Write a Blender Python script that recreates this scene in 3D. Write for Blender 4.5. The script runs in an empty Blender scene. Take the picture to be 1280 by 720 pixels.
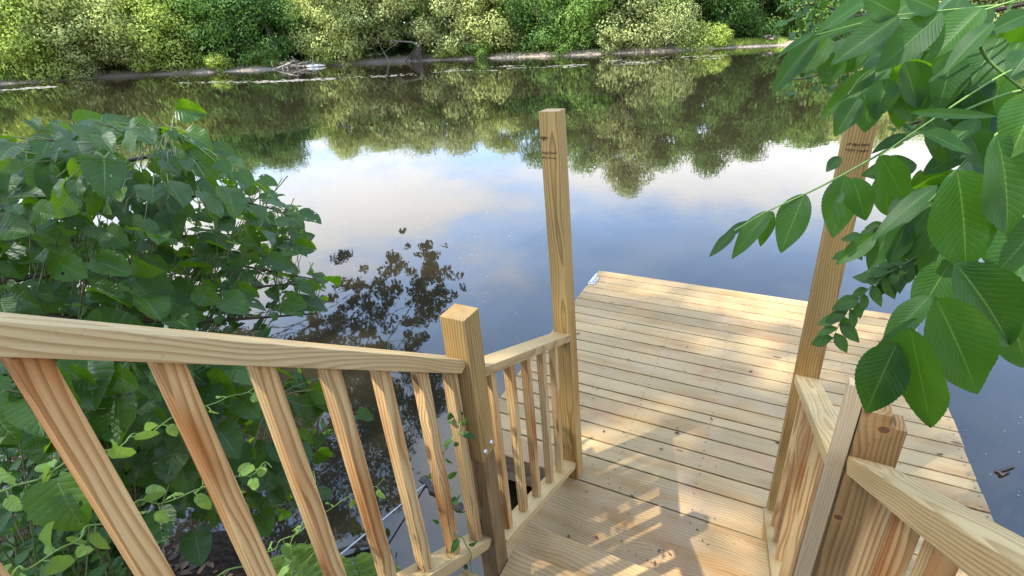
import bpy, bmesh, math, random
import numpy as np
from mathutils import Vector, Matrix
rng = np.random.default_rng(7)
random.seed(7)
rad = math.radians
sc = bpy.context.scene
col = sc.collection

# ------------------------------------------------------------------ camera
CF, CPX, CPY = 615.066, 689.126, 325.698        # focal length and principal point (1280 px wide frame)
H = 2.544                                        # eye above the dock boards
Rw = np.array([[0.9135143, 0.4045996, -0.0423170], [0.1339414, -0.3973661, -0.9078325], [-0.3841241, 0.8236500, -0.4171922]])
cam_d = bpy.data.cameras.new('camera'); cam = bpy.data.objects.new('camera', cam_d); col.objects.link(cam)
cam_d.sensor_width = 36; cam_d.lens = CF / 1280 * 36
cam_d.shift_x = (640 - CPX) / 1280; cam_d.shift_y = (CPY - 360) / 1280
cam_d.clip_start = 0.05; cam_d.clip_end = 3000
r0, r1, r2 = [Vector(r) for r in Rw]
cam.matrix_world = Matrix(((r0.x, -r1.x, -r2.x, 0), (r0.y, -r1.y, -r2.y, 0), (r0.z, -r1.z, -r2.z, H), (0, 0, 0, 1)))
sc.camera = cam
O = np.array([0, 0, H])
def ray(x, y): return Rw.T @ np.array([x - CPX, y - CPY, CF])
def onX(x, y, v): d = ray(x, y); return O + d * (v / d[0])
def onZ(x, y, v): d = ray(x, y); return O + d * ((v - H) / d[2])
def onD(x, y, v): d = ray(x, y); return O + d * (v / CF)
WZ = -0.40                                       # water level

# ------------------------------------------------------------------ helpers
def tag(o, label=None, cat=None, group=None, kind=None):
    if label: o['label'] = label
    if cat: o['category'] = cat
    if group: o['group'] = group
    if kind: o['kind'] = kind
    return o
def empty(name, loc=(0, 0, 0)):
    o = bpy.data.objects.new(name, None); col.objects.link(o); o.location = loc; o.empty_display_size = .1
    return o
def put(name, me, mat, parent=None, M=None):
    o = bpy.data.objects.new(name, me); col.objects.link(o)
    if mat: me.materials.append(mat)
    if M is None: M = Matrix()
    if parent is not None:
        o.parent = parent
        top = parent; off = Vector((0, 0, 0))
        W = Matrix()
        chain = []
        while top is not None: chain.append(top); top = top.parent
        for t in reversed(chain): W = W @ t.matrix_basis
        M = W.inverted() @ M
    o.matrix_basis = M
    return o
def mesh_np(name, V, F, uv=None, smooth=False):
    """V (n,3); F (m,k) constant size faces; uv per loop (m*k,2)"""
    V = np.asarray(V, np.float32); F = np.asarray(F, np.int32)
    me = bpy.data.meshes.new(name)
    me.vertices.add(len(V)); me.vertices.foreach_set('co', V.ravel())
    m, k = F.shape
    me.loops.add(m * k); me.loops.foreach_set('vertex_index', F.ravel())
    me.polygons.add(m); me.polygons.foreach_set('loop_start', np.arange(0, m * k, k, dtype=np.int32))
    me.polygons.foreach_set('loop_total', np.full(m, k, np.int32))
    if uv is not None:
        l = me.uv_layers.new(name='UVMap'); l.data.foreach_set('uv', np.asarray(uv, np.float32).ravel())
    if smooth: me.polygons.foreach_set('use_smooth', np.ones(m, bool))
    me.update(calc_edges=True); me.validate()
    return me
def bm_mesh(name, bm, smooth=False):
    me = bpy.data.meshes.new(name); bm.normal_update(); bm.to_mesh(me); bm.free()
    if smooth:
        for p in me.polygons: p.use_smooth = True
    return me
def bm_box(bm, lo, hi, bev=0.003, rot=None):
    vs = [bm.verts.new((x, y, z)) for x in (lo[0], hi[0]) for y in (lo[1], hi[1]) for z in (lo[2], hi[2])]
    f = [(0, 1, 3, 2), (4, 6, 7, 5), (0, 4, 5, 1), (2, 3, 7, 6), (0, 2, 6, 4), (1, 5, 7, 3)]
    fs = [bm.faces.new([vs[i] for i in q]) for q in f]
    if bev:
        es = list({e for fc in fs for e in fc.edges})
        bmesh.ops.bevel(bm, geom=es, offset=bev, segments=2, affect='EDGES', profile=0.6)
    return vs
def member(name, p0, p1, w, d, mat, parent, k=0.0, side=(1, 0, 0), bev=.003):
    """square timber from p0 to p1: w across 'side', d across the third axis; k shears both ends (plumb cuts)"""
    p0 = Vector(p0); p1 = Vector(p1); z = (p1 - p0); L = z.length; z.normalize()
    x = Vector(side); x = (x - z * x.dot(z)).normalized(); y = z.cross(x)
    bm = bmesh.new()
    vs = [bm.verts.new((sx * w / 2, sy * d / 2, (0 if e == 0 else L) + k * sy * d / 2)) for e in (0, 1) for sx, sy in ((-1, -1), (1, -1), (1, 1), (-1, 1))]
    fs = [bm.faces.new([vs[i] for i in q]) for q in ((3, 2, 1, 0), (4, 5, 6, 7), (0, 1, 5, 4), (1, 2, 6, 5), (2, 3, 7, 6), (3, 0, 4, 7))]
    bmesh.ops.bevel(bm, geom=list(bm.edges), offset=bev, segments=2, affect='EDGES', profile=0.6)
    M = Matrix(((x.x, y.x, z.x, p0.x), (x.y, y.y, z.y, p0.y), (x.z, y.z, z.z, p0.z), (0, 0, 0, 1)))
    return put(name, bm_mesh(name, bm), mat, parent, M)
def tube_arrays(pts, radii, n=6):
    pts = np.asarray(pts, float); m = len(pts)
    T = np.gradient(pts, axis=0); T /= np.linalg.norm(T, axis=1)[:, None] + 1e-9
    ref = np.array([0.31, 0.2, 0.93])
    V = []
    for i in range(m):
        a = np.cross(T[i], ref); a /= np.linalg.norm(a) + 1e-9; b = np.cross(T[i], a)
        for j in range(n):
            th = 2 * math.pi * j / n
            V.append(pts[i] + radii[i] * (a * math.cos(th) + b * math.sin(th)))
    F = [(i * n + j, i * n + (j + 1) % n, (i + 1) * n + (j + 1) % n, (i + 1) * n + j) for i in range(m - 1) for j in range(n)]
    V.append(pts[0]); V.append(pts[-1])
    F += [(m * n, (j + 1) % n, j, m * n) for j in range(0)]
    return np.array(V), np.array(F, int)
class Tubes:
    def __init__(s): s.V = []; s.F = []; s.n = 0
    def add(s, pts, r, n=6):
        r = np.asarray(r, float) if np.ndim(r) else np.full(len(pts), float(r))
        V, F = tube_arrays(pts, r, n); s.V.append(V); s.F.append(F + s.n); s.n += len(V)
    def mesh(s, name): return mesh_np(name, np.concatenate(s.V), np.concatenate(s.F), smooth=True)
def spline(P, n=12):
    """Catmull-Rom through P"""
    P = np.asarray(P, float); Q = np.vstack([2 * P[0] - P[1], P, 2 * P[-1] - P[-2]]); out = []
    for i in range(1, len(Q) - 2):
        for t in np.linspace(0, 1, n, endpoint=False):
            a, b, c, d = Q[i - 1], Q[i], Q[i + 1], Q[i + 2]
            out.append(.5 * (2 * b + (c - a) * t + (2 * a - 5 * b + 4 * c - d) * t * t + (3 * b - a - 3 * c + d) * t ** 3))
    out.append(P[-1]); return np.array(out)
def unit(v): v = np.asarray(v, float); return v / (np.linalg.norm(v, axis=-1, keepdims=True) + 1e-12)

# ------------------------------------------------------------------ materials
class NT:
    def __init__(s, name):
        s.m = bpy.data.materials.new(name); s.m.use_nodes = True; s.t = s.m.node_tree; s.t.nodes.clear()
        s.out = s.t.nodes.new('ShaderNodeOutputMaterial')
    def n(s, typ, **kw):
        nd = s.t.nodes.new('ShaderNode' + typ)
        for k, v in kw.items():
            if k.startswith('_'): setattr(nd, k[1:], v)
        return nd
    def set(s, sock, v):
        if hasattr(v, 'is_linked') or isinstance(v, bpy.types.NodeSocket): s.t.links.new(v, sock)
        else: sock.default_value = v
    def math(s, op, a, b=0.0, c=None, clamp=False):
        nd = s.n('Math'); nd.operation = op; nd.use_clamp = clamp
        s.set(nd.inputs[0], a); s.set(nd.inputs[1], b)
        if c is not None: s.set(nd.inputs[2], c)
        return nd.outputs[0]
    def vmath(s, op, a, b=None, scale=None):
        nd = s.n('VectorMath'); nd.operation = op
        s.set(nd.inputs[0], a)
        if b is not None: s.set(nd.inputs[1], b)
        if scale is not None: s.set(nd.inputs['Scale'], scale)
        return nd.outputs['Value'] if op in ('LENGTH', 'DOT_PRODUCT', 'DISTANCE') else nd.outputs[0]
    def mix(s, f, a, b, blend='MIX'):
        nd = s.n('Mix'); nd.data_type = 'RGBA'; nd.blend_type = blend; nd.clamp_factor = True
        s.set(nd.inputs[0], f); s.set(nd.inputs[6], a); s.set(nd.inputs[7], b)
        return nd.outputs[2]
    def noise(s, vec, scale, detail=2, rough=.5, dist=0.0):
        nd = s.n('TexNoise'); s.set(nd.inputs['Vector'], vec); nd.inputs['Scale'].default_value = scale
        nd.inputs['Detail'].default_value = detail; nd.inputs['Roughness'].default_value = rough; nd.inputs['Distortion'].default_value = dist
        return nd
    def ramp(s, f, stops):
        nd = s.n('ValToRGB'); e = nd.color_ramp.elements
        while len(e) < len(stops): e.new(0.5)
        for i, (p, c) in enumerate(stops):
            e[i].position = p; e[i].color = c if len(c) == 4 else (*c, 1)
        s.set(nd.inputs[0], f); return nd.outputs[0]
    def step(s, v, lo, hi):
        nd = s.n('MapRange'); nd.interpolation_type = 'SMOOTHSTEP'
        s.set(nd.inputs[0], v); nd.inputs[1].default_value = lo; nd.inputs[2].default_value = hi
        return nd.outputs[0]
    def scale(s, vec, xyz):
        nd = s.n('Mapping'); s.set(nd.inputs[0], vec); nd.inputs['Scale'].default_value = xyz; return nd.outputs[0]
    def principled(s, **kw):
        nd = s.n('BsdfPrincipled')
        for k, v in kw.items(): s.set(nd.inputs[k.replace('_', ' ')], v)
        return nd
    def bump(s, h, strength=.3, dist=.002):
        nd = s.n('Bump'); nd.inputs['Strength'].default_value = strength; nd.inputs['Distance'].default_value = dist
        s.set(nd.inputs['Height'], h); return nd.outputs[0]
    def finish(s, surf): s.t.links.new(surf, s.out.inputs['Surface']); return s.m
def C(r, g, b): return (r, g, b, 1)

def wood(name, light, late, stain, axis='Z', stain_amt=.5, dirt=0.0, ring=150., wear=0.0, seed=0., spots=(), wave=.062):
    t = NT(name)
    tc = t.n('TexCoord').outputs['Object']
    info = t.n('ObjectInfo').outputs['Random']; isl = t.n('NewGeometry').outputs['Random Per Island']
    rnd = t.math('FRACT', t.math('ADD', t.math('MULTIPLY', info, 7.31), t.math('ADD', t.math('MULTIPLY', isl, 5.17), seed)))
    if axis == 'X':
        sp = t.n('SeparateXYZ'); t.set(sp.inputs[0], tc); cb = t.n('CombineXYZ')
        t.set(cb.inputs[0], sp.outputs[1]); t.set(cb.inputs[1], sp.outputs[2]); t.set(cb.inputs[2], sp.outputs[0]); tc = cb.outputs[0]
    # every timber is cut from another place in the log
    cb = t.n('CombineXYZ'); t.set(cb.inputs[2], t.math('MULTIPLY', rnd, 37.0)); pos = t.vmath('ADD', tc, cb.outputs[0])
    slow = t.noise(t.scale(pos, (2.0, 2.0, .9)), 1.6, 2).outputs['Color']
    cb2 = t.n('CombineXYZ')
    r2 = t.math('FRACT', t.math('MULTIPLY', rnd, 13.7)); r3 = t.math('FRACT', t.math('MULTIPLY', rnd, 29.3))
    t.set(cb2.inputs[0], t.math('MULTIPLY', t.math('SUBTRACT', r2, .5), .16)); t.set(cb2.inputs[1], t.math('MULTIPLY_ADD', r3, .07, .012))
    q = t.vmath('ADD', pos, cb2.outputs[0])
    q = t.vmath('ADD', q, t.vmath('SCALE', t.vmath('SUBTRACT', slow, (.5, .5, .5)), scale=wave))
    # knots push the rings aside
    vor = t.n('TexVoronoi'); t.set(vor.inputs['Vector'], t.scale(pos, (7., 7., 2.6))); vor.inputs['Scale'].default_value = 1.0
    kd = vor.outputs['Distance']; kc = t.n('SeparateColor'); t.set(kc.inputs[0], vor.outputs['Color'])
    has = t.math('GREATER_THAN', kc.outputs[0], .72)
    near = t.math('MULTIPLY', t.math('SUBTRACT', 1.0, t.step(kd, .05, .42)), has)
    knot = t.math('MULTIPLY', t.math('SUBTRACT', 1.0, t.step(kd, .075, .12)), has)
    sp = t.n('SeparateXYZ'); t.set(sp.inputs[0], q); c2 = t.n('CombineXYZ'); t.set(c2.inputs[0], sp.outputs[0]); t.set(c2.inputs[1], sp.outputs[1])
    rr = t.math('ADD', t.vmath('LENGTH', c2.outputs[0]), t.math('MULTIPLY', near, .018))
    wob = t.noise(t.scale(pos, (30., 30., 1.2)), 1.0, 2).outputs[0]
    ph = t.math('FRACT', t.math('ADD', t.math('MULTIPLY', rr, ring), t.math('MULTIPLY', wob, .8)))
    late_m = t.math('MULTIPLY', t.step(ph, .30, .86), t.math('SUBTRACT', 1.0, t.step(ph, .90, .99)))
    fib = t.noise(t.scale(pos, (260., 260., 5.)), 1.0, 3, .6).outputs[0]
    blot = t.noise(t.scale(pos, (9., 9., 1.4)), 1.0, 3, .55).outputs[0]
    band = t.noise(t.scale(pos, (3., 3., .25)), 4.0, 2, .5).outputs[0]
    c = t.mix(t.math('MULTIPLY', late_m, t.math('MULTIPLY_ADD', band, .7, .35)), light, late)
    c = t.mix(t.math('MULTIPLY', t.step(blot, .44, .72), stain_amt), c, stain, 'MULTIPLY')
    c = t.mix(.30, c, t.ramp(fib, [(.25, (.45, .42, .38)), (.75, (1.2, 1.2, 1.2))]), 'MULTIPLY')
    tone = t.ramp(r3, [(0, (.72, .69, .66)), (.5, (1, 1, 1)), (1, (1.12, 1.07, .98))])
    c = t.mix(.8, c, tone, 'MULTIPLY')
    c = t.mix(t.math('MULTIPLY', t.math('MULTIPLY', near, .35), 1.0), c, C(.42, .25, .11))
    c = t.mix(t.math('MULTIPLY', knot, .85), c, C(.13, .060, .025))
    if dirt:
        d1 = t.noise(tc, 120., 2, .6).outputs[0]; d2 = t.noise(tc, 9., 3, .6).outputs[0]
        c = t.mix(t.math('MULTIPLY', t.math('MULTIPLY', t.step(d1, .665, .71), t.step(d2, .40, .62)), dirt), c, C(.10, .07, .045))
        d3 = t.noise(tc, 2.6, 4, .6).outputs[0]
        c = t.mix(t.math('MULTIPLY', t.step(d3, .50, .75), dirt * .42), c, C(.30, .22, .15))
    if wear:
        w1 = t.noise(t.scale(tc, (3.2, 3.2, 2.2)), 1.0, 3, .6).outputs[0]
        c = t.mix(t.math('MULTIPLY', t.step(w1, .56, .72), wear), c, C(.30, .135, .070), 'MIX')
    for (pt, rk) in spots:
        dk_ = t.math('ADD', t.vmath('DISTANCE', t.scale(t.n('TexCoord').outputs['Object'], (1, 1, 1.15)), (pt[0], pt[1], pt[2] * 1.15)), t.math('MULTIPLY', blot, rk * .5))
        c = t.mix(t.math('MULTIPLY', t.math('SUBTRACT', 1.0, t.step(dk_, rk * 1.1, rk * 2.8)), .55), c, C(.30, .15, .05))
        c = t.mix(t.math('MULTIPLY', t.math('SUBTRACT', 1.0, t.step(dk_, rk, rk * 1.35)), .9), c, C(.085, .038, .015))
    p = t.principled(Base_Color=c, Roughness=.62)
    p.inputs['Specular IOR Level'].default_value = .32
    hgt = t.math('ADD', t.math('MULTIPLY', fib, .6), t.math('MULTIPLY', late_m, .5))
    t.set(p.inputs['Normal'], t.bump(hgt, .35, .0012))
    return t.finish(p.outputs[0])
W_rail = wood('pine_rail', C(.51, .375, .183), C(.31, .19, .068), C(.82, .70, .50), stain_amt=.6, dirt=.35, ring=150)
W_bal = wood('pine_baluster', C(.54, .375, .175), C(.27, .125, .034), C(.60, .29, .10), stain_amt=1.0, ring=95)
W_post = wood('pine_post', C(.40, .265, .095), C(.18, .098, .028), C(.72, .54, .32), stain_amt=.8, ring=105, dirt=.4)
W_knotty = wood('knotty_post', C(.30, .185, .070), C(.135, .068, .021), C(.66, .48, .30), stain_amt=.9, ring=100, dirt=.6, spots=(((.004, -.046, .527), .013), ((-.035, -.046, .205), .011)))
W_old = wood('weathered_post', C(.27, .175, .08), C(.13, .078, .032), C(.52, .42, .32), stain_amt=.9, ring=120, dirt=.5)
W_grey = wood('grey_stake', C(.44, .345, .21), C(.29, .215, .12), C(.8, .78, .76), stain_amt=.4, ring=170)
W_deck = wood('pine_decking', C(.405, .285, .132), C(.25, .152, .06), C(.80, .66, .46), axis='X', stain_amt=.8, dirt=1.0, ring=72, wear=.55, wave=.13)
W_step = wood('pine_tread', C(.375, .250, .110), C(.24, .145, .055), C(.80, .64, .44), axis='X', stain_amt=.9, dirt=1.0, ring=62, wear=.3, wave=.14, seed=.37)
W_frame = wood('dock_frame', C(.36, .27, .17), C(.24, .17, .1), C(.6, .5, .4), axis='X', stain_amt=.8, dirt=.5)

def simple(name, c, rough=.6, metal=0., spec=.4, nscale=0, c2=None, bump=0):
    t = NT(name)
    if nscale:
        tc = t.n('TexCoord').outputs['Object']; nz = t.noise(tc, nscale, 4, .6).outputs[0]
        cc = t.mix(t.step(nz, .35, .65), c, c2)
        p = t.principled(Base_Color=cc, Roughness=rough, Metallic=metal)
        if bump: t.set(p.inputs['Normal'], t.bump(nz, bump, .01))
    else: p = t.principled(Base_Color=c, Roughness=rough, Metallic=metal)
    p.inputs['Specular IOR Level'].default_value = spec
    return t.finish(p.outputs[0])
M_steel = simple('galvanised_steel', C(.62, .63, .64), .35, 1.0)
M_white = simple('white_enamel', C(.50, .50, .49), .5, 0.2)
M_screw = simple('screw_head', C(.09, .07, .05), .6)
M_ink = simple('stamp_ink', C(.105, .062, .028), .8)
M_bark = simple('bark', C(.10, .075, .055), .9, nscale=14, c2=C(.045, .033, .025), bump=.6)
M_barkpale = simple('pale_bark', C(.26, .22, .17), .9, nscale=6, c2=C(.13, .105, .08), bump=.4)
M_twig = simple('young_twig', C(.13, .16, .05), .6, nscale=30, c2=C(.09, .10, .035))
M_rachis = simple('leaf_stalk', C(.15, .24, .05), .6, nscale=30, c2=C(.11, .19, .035))
M_brown = simple('brown_twig', C(.075, .05, .03), .8, nscale=25, c2=C(.04, .027, .017))
M_drift = simple('bleached_driftwood', C(.40, .34, .26), .9, nscale=5, c2=C(.20, .16, .12))
M_dark = simple('wet_wood', C(.055, .035, .022), .45, nscale=12, c2=C(.02, .014, .009), bump=.4)

def leaf_mat(name, ca, cb, trans, tmix=.35, veins=True, rough=.5, nv=9., hole=0.0, spec=.28, tone=.55, vb=.55):
    t = NT(name)
    isl = t.n('NewGeometry').outputs['Random Per Island']
    c = t.mix(isl, ca, cb)
    r2 = t.math('FRACT', t.math('MULTIPLY', isl, 17.3))
    c = t.mix(tone, c, t.ramp(r2, [(0, (.62, .64, .66)), (.6, (1, 1, 1)), (1, (1.28, 1.22, 1.0))]), 'MULTIPLY')
    tr = t.mix(.6, trans, t.ramp(r2, [(0, (.6, .66, .6)), (1, (1.2, 1.15, 1.0))]), 'MULTIPLY')
    nrm = None
    if veins:
        uv = t.n('UVMap'); sp = t.n('SeparateXYZ'); t.set(sp.inputs[0], uv.outputs[0])
        au = t.math('ABSOLUTE', t.math('MULTIPLY_ADD', sp.outputs[0], 2.0, -1.0)); v = sp.outputs[1]
        mid = t.math('SUBTRACT', 1.0, t.step(au, .010, .045))
        bow = t.math('SUBTRACT', t.math('MULTIPLY', v, nv), t.math('MULTIPLY', t.math('POWER', au, .85), nv * .24))
        fr = t.math('ABSOLUTE', t.math('SUBTRACT', t.math('FRACT', bow), .5))
        lat = t.math('MULTIPLY', t.math('SUBTRACT', 1.0, t.step(fr, .015, .07)), t.math('SUBTRACT', 1.0, t.step(au, .80, 1.0)))
        c = t.mix(t.math('MULTIPLY', lat, .22), c, C(.16, .27, .07))
        c = t.mix(t.math('MULTIPLY', mid, .5), c, C(.16, .26, .06))
        tr = t.mix(t.math('MULTIPLY', lat, .35), tr, C(.10, .16, .02))
        h = t.math('ADD', t.math('MULTIPLY', t.step(fr, 0., .32), .7), t.math('MULTIPLY', t.step(au, 0., .12), .7))
        nrm = t.bump(h, vb, .0013)
        nz = t.noise(uv.outputs[0], 6., 3).outputs[0]
        c = t.mix(.5, c, t.ramp(nz, [(.3, (.78, .8, .8)), (.7, (1.12, 1.1, 1.05))]), 'MULTIPLY')
        cbs = t.n('CombineXYZ'); t.set(cbs.inputs[0], t.math('MULTIPLY', isl, 53.)); t.set(cbs.inputs[1], t.math('MULTIPLY', r2, 31.))
        sp_ = t.noise(t.vmath('ADD', uv.outputs[0], cbs.outputs[0]), 9., 3, .6).outputs[0]
        c = t.mix(t.math('MULTIPLY', t.step(sp_, .66, .72), .8), c, C(.10, .075, .025))
        c = t.mix(t.math('MULTIPLY', t.step(t.noise(t.vmath('ADD', uv.outputs[0], cbs.outputs[0]), 1.3, 2).outputs[0], .55, .8), .35), c, C(.10, .15, .02))
    p = t.principled(Base_Color=c, Roughness=rough); p.inputs['Specular IOR Level'].default_value = spec
    tb = t.n('BsdfTranslucent'); t.set(tb.inputs['Color'], tr)
    if nrm is not None: t.set(p.inputs['Normal'], nrm)
    mx = t.n('MixShader'); mx.inputs[0].default_value = tmix
    t.t.links.new(p.outputs[0], mx.inputs[1]); t.t.links.new(tb.outputs[0], mx.inputs[2])
    res = mx.outputs[0]
    if hole and veins:
        cb3 = t.n('CombineXYZ'); t.set(cb3.inputs[0], t.math('MULTIPLY', isl, 91.)); t.set(cb3.inputs[1], t.math('MULTIPLY', isl, 47.))
        vv = t.n('TexVoronoi'); t.set(vv.inputs['Vector'], t.vmath('ADD', uv.outputs[0], cb3.outputs[0])); vv.inputs['Scale'].default_value = 5.0
        sc3 = t.n('SeparateColor'); t.set(sc3.inputs[0], vv.outputs['Color'])
        jag = t.noise(uv.outputs[0], 22., 2).outputs[0]
        rad_ = t.math('MULTIPLY', t.math('SUBTRACT', sc3.outputs[0], 1.0 - hole), .9)
        hit = t.math('LESS_THAN', t.math('ADD', vv.outputs['Distance'], t.math('MULTIPLY', jag, .16)), t.math('ADD', rad_, .08))
        tp = t.n('BsdfTransparent'); m2 = t.n('MixShader'); t.set(m2.inputs[0], hit)
        t.t.links.new(res, m2.inputs[1]); t.t.links.new(tp.outputs[0], m2.inputs[2]); res = m2.outputs[0]
    return t.finish(res)
L_heart = leaf_mat('heart_leaf', C(.018, .054, .005), C(.036, .086, .007), C(.20, .40, .006), .36, hole=.35, nv=8., rough=.40, spec=.34, tone=.9)
L_small = leaf_mat('small_leaf', C(.022, .066, .012), C(.042, .105, .018), C(.13, .30, .02), .3)
L_big = leaf_mat('compound_leaf', C(.010, .044, .009), C(.022, .070, .012), C(.17, .40, .008), .34, nv=15., rough=.5, spec=.26, vb=.32)
L_vine = leaf_mat('vine_leaf', C(.15, .26, .05), C(.22, .34, .08), C(.30, .48, .06), .35, nv=5.)
L_fern = leaf_mat('fern_leaf', C(.16, .27, .04), C(.24, .34, .06), C(.32, .44, .04), .35, veins=False)
L_canopy = leaf_mat('canopy_leaf', C(.04, .09, .02), C(.07, .13, .03), C(.10, .22, .02), .3, veins=False)
L_shadow = leaf_mat('shade_darkened_leaf', C(.018, .035, .010), C(.030, .055, .014), C(.03, .06, .01), .15, veins=False)  # leaf green darkened to paint in the backlit shade of a reflected silhouette
def far_leaf(name, a, b, tr): return leaf_mat(name, a, b, tr, .42, veins=False, rough=.7, spec=.12, tone=.22)
FL = dict(
    pale=far_leaf('pale_foliage', C(.40, .45, .14), C(.54, .57, .20), C(.36, .43, .10)),
    olive=far_leaf('olive_foliage', C(.36, .41, .14), C(.50, .53, .21), C(.30, .35, .11)),
    bright=far_leaf('bright_foliage', C(.34, .43, .09), C(.46, .54, .12), C(.38, .48, .07)),
    mid=far_leaf('mid_foliage', C(.14, .24, .05), C(.22, .33, .08), C(.25, .40, .05)),
    dark=far_leaf('dark_foliage', C(.085, .165, .042), C(.14, .235, .060), C(.17, .31, .04)))

# ------------------------------------------------------------------ leaf templates
def leaf_template(profile, rows=10, cols=5, serr=0.0):
    v = np.linspace(0, 1, rows + 1); w = np.array([profile(x) for x in v])
    if serr: w = w * (1 + serr * np.where(np.arange(rows + 1) % 2 == 0, 1, -1)) * (w > 0)
    u = np.linspace(-1, 1, cols)
    P = np.array([(uu * ww, vv, uu) for vv, ww in zip(v, w) for uu in u])          # (side, along, u)
    F = np.array([(i * cols + j, i * cols + j + 1, (i + 1) * cols + j + 1, (i + 1) * cols + j) for i in range(rows) for j in range(cols - 1)])
    uv = np.stack([P[:, 2] * .5 + .5, P[:, 1]], 1)
    return P, F, uv
def prof_ovate(x): return max(0., (math.sin(math.pi * min(1, x) ** .78)) ** .85) * .5 * (1 if x < 1 else 0) + 0.0
def prof_heart(x):
    if x <= 0: return .12
    return max(0., .5 * (math.sin(math.pi * (x * .90 + .10) ** .80)) ** .72) if x < 1 else 0.
def prof_small(x): return max(0., .5 * math.sin(math.pi * x ** .8)) if x < 1 else 0.
T_big = leaf_template(prof_ovate, 36, 7, .018)
T_heart = leaf_template(prof_heart, 14, 7, .03)
T_heart[0][:, 1] -= .13 * np.abs(T_heart[0][:, 2]) ** 1.5 * (1 - np.clip(T_heart[0][:, 1], 0, 1)) ** 5
T_small = leaf_template(prof_small, 6, 5)
T_far = (np.array([(0, 0, 0), (.5, .45, 1), (0, 1, 0), (-.5, .45, -1)], float), np.array([(0, 1, 2, 3)]), np.array([(.5, 0), (1, .5), (.5, 1), (0, .5)], float))
class Leaves:
    def __init__(s, T): s.T = T; s.b = []; s.t = []; s.n = []; s.L = []; s.W = []; s.d = []; s.f = []
    def add(s, base, t, n, L, W, droop=.15, fold=.12):
        s.b.append(base); s.t.append(t); s.n.append(n); s.L.append(L); s.W.append(W); s.d.append(droop); s.f.append(fold)
    def add_many(s, base, t, n, L, W, droop, fold):
        s.b += list(base); s.t += list(t); s.n += list(n); s.L += list(L); s.W += list(W); s.d += [droop] * len(L); s.f += [fold] * len(L)
    def mesh(s, name, smooth=True):
        P, F, uv = s.T
        b = np.array(s.b, float); t = unit(np.array(s.t, float)); n = np.array(s.n, float)
        n = unit(n - t * (n * t).sum(1, keepdims=True)); sd = np.cross(t, n)
        L = np.array(s.L)[:, None]; W = np.array(s.W)[:, None]; d = np.array(s.d)[:, None]; f = np.array(s.f)[:, None]
        K = len(b); side, al, u = P[:, 0][None], P[:, 1][None], P[:, 2][None]
        ph = rng.uniform(0, 6.28, (K, 1))
        hgt = f * W * np.abs(side) * 2 - d * L * np.clip(al, 0, 1) ** 1.8 + .035 * W * np.sin(al * 11 + ph) * np.abs(u)
        V = b[:, None, :] + t[:, None, :] * (L * al)[..., None] + sd[:, None, :] * (W * side)[..., None] + n[:, None, :] * hgt[..., None]
        nv = P.shape[0]; FF = (F[None] + (np.arange(K) * nv)[:, None, None]).reshape(-1, 4)
        UV = np.tile(uv[F.ravel()], (K, 1))
        return mesh_np(name, V.reshape(-1, 3), FF, UV, smooth)

# ------------------------------------------------------------------ world and sun
SUN_AZ, SUN_EL = rad(222), rad(55)
w = bpy.data.worlds.new('World'); sc.world = w; w.use_nodes = True
nt = w.node_tree; nt.nodes.clear()
g = NT.__new__(NT); g.t = nt; g.out = nt.nodes.new('ShaderNodeOutputWorld')
sky = nt.nodes.new('ShaderNodeTexSky'); sky.sky_type = 'NISHITA'; sky.sun_disc = False
sky.sun_elevation = SUN_EL; sky.sun_rotation = SUN_AZ; sky.air_density = 1.0; sky.dust_density = 1.2; sky.ozone_density = 1.5
gen = g.n('TexCoord').outputs['Generated']
sp = g.n('SeparateXYZ'); g.set(sp.inputs[0], gen)
zz = g.math('MAXIMUM', sp.outputs[2], .0)
den = g.math('ADD', zz, .16)
cb = g.n('CombineXYZ'); g.set(cb.inputs[0], g.math('DIVIDE', sp.outputs[0], den)); g.set(cb.inputs[1], g.math('DIVIDE', sp.outputs[1], den)); cb.inputs[2].default_value = 3.7
cl = g.noise(g.vmath('ADD', cb.outputs[0], (1.3, .35, 0)), .85, 9, .56, .25).outputs[0]
thin = g.noise(cb.outputs[0], .5, 5, .6).outputs[0]
low = g.math('SUBTRACT', 1.0, g.step(zz, .24, .46))             # cloud banks lie low over the far bank, open sky higher up
cov = g.step(g.math('ADD', cl, g.math('MULTIPLY', low, .13)), .49, .68)
shade = g.ramp(cl, [(.45, (.86, .88, .94)), (.70, (1.0, .99, .97))])
cloudc = g.vmath('SCALE', shade, scale=8.4)
sky_lift = g.math('MULTIPLY_ADD', g.step(thin, .35, .70), .40, .45)
skyv = g.mix(sky_lift, sky.outputs[0], C(5.4, 7.9, 12.6))  # blue mixed in to brighten the open sky and its reflection
skyc = g.mix(cov, skyv, cloudc)
bg = nt.nodes.new('ShaderNodeBackground'); nt.links.new(skyc, bg.inputs[0]); bg.inputs[1].default_value = .13
nt.links.new(bg.outputs[0], g.out.inputs['Surface'])
sd = bpy.data.lights.new('sun', 'SUN'); sd.energy = 4.7; sd.angle = rad(.55); sd.color = (1.0, .955, .87)
so = bpy.data.objects.new('sun', sd); col.objects.link(so)
sdir = Vector((math.sin(SUN_AZ) * math.cos(SUN_EL), math.cos(SUN_AZ) * math.cos(SUN_EL), math.sin(SUN_EL)))
so.rotation_euler = sdir.to_track_quat('Z', 'Y').to_euler(); so.location = sdir * 30

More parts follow.
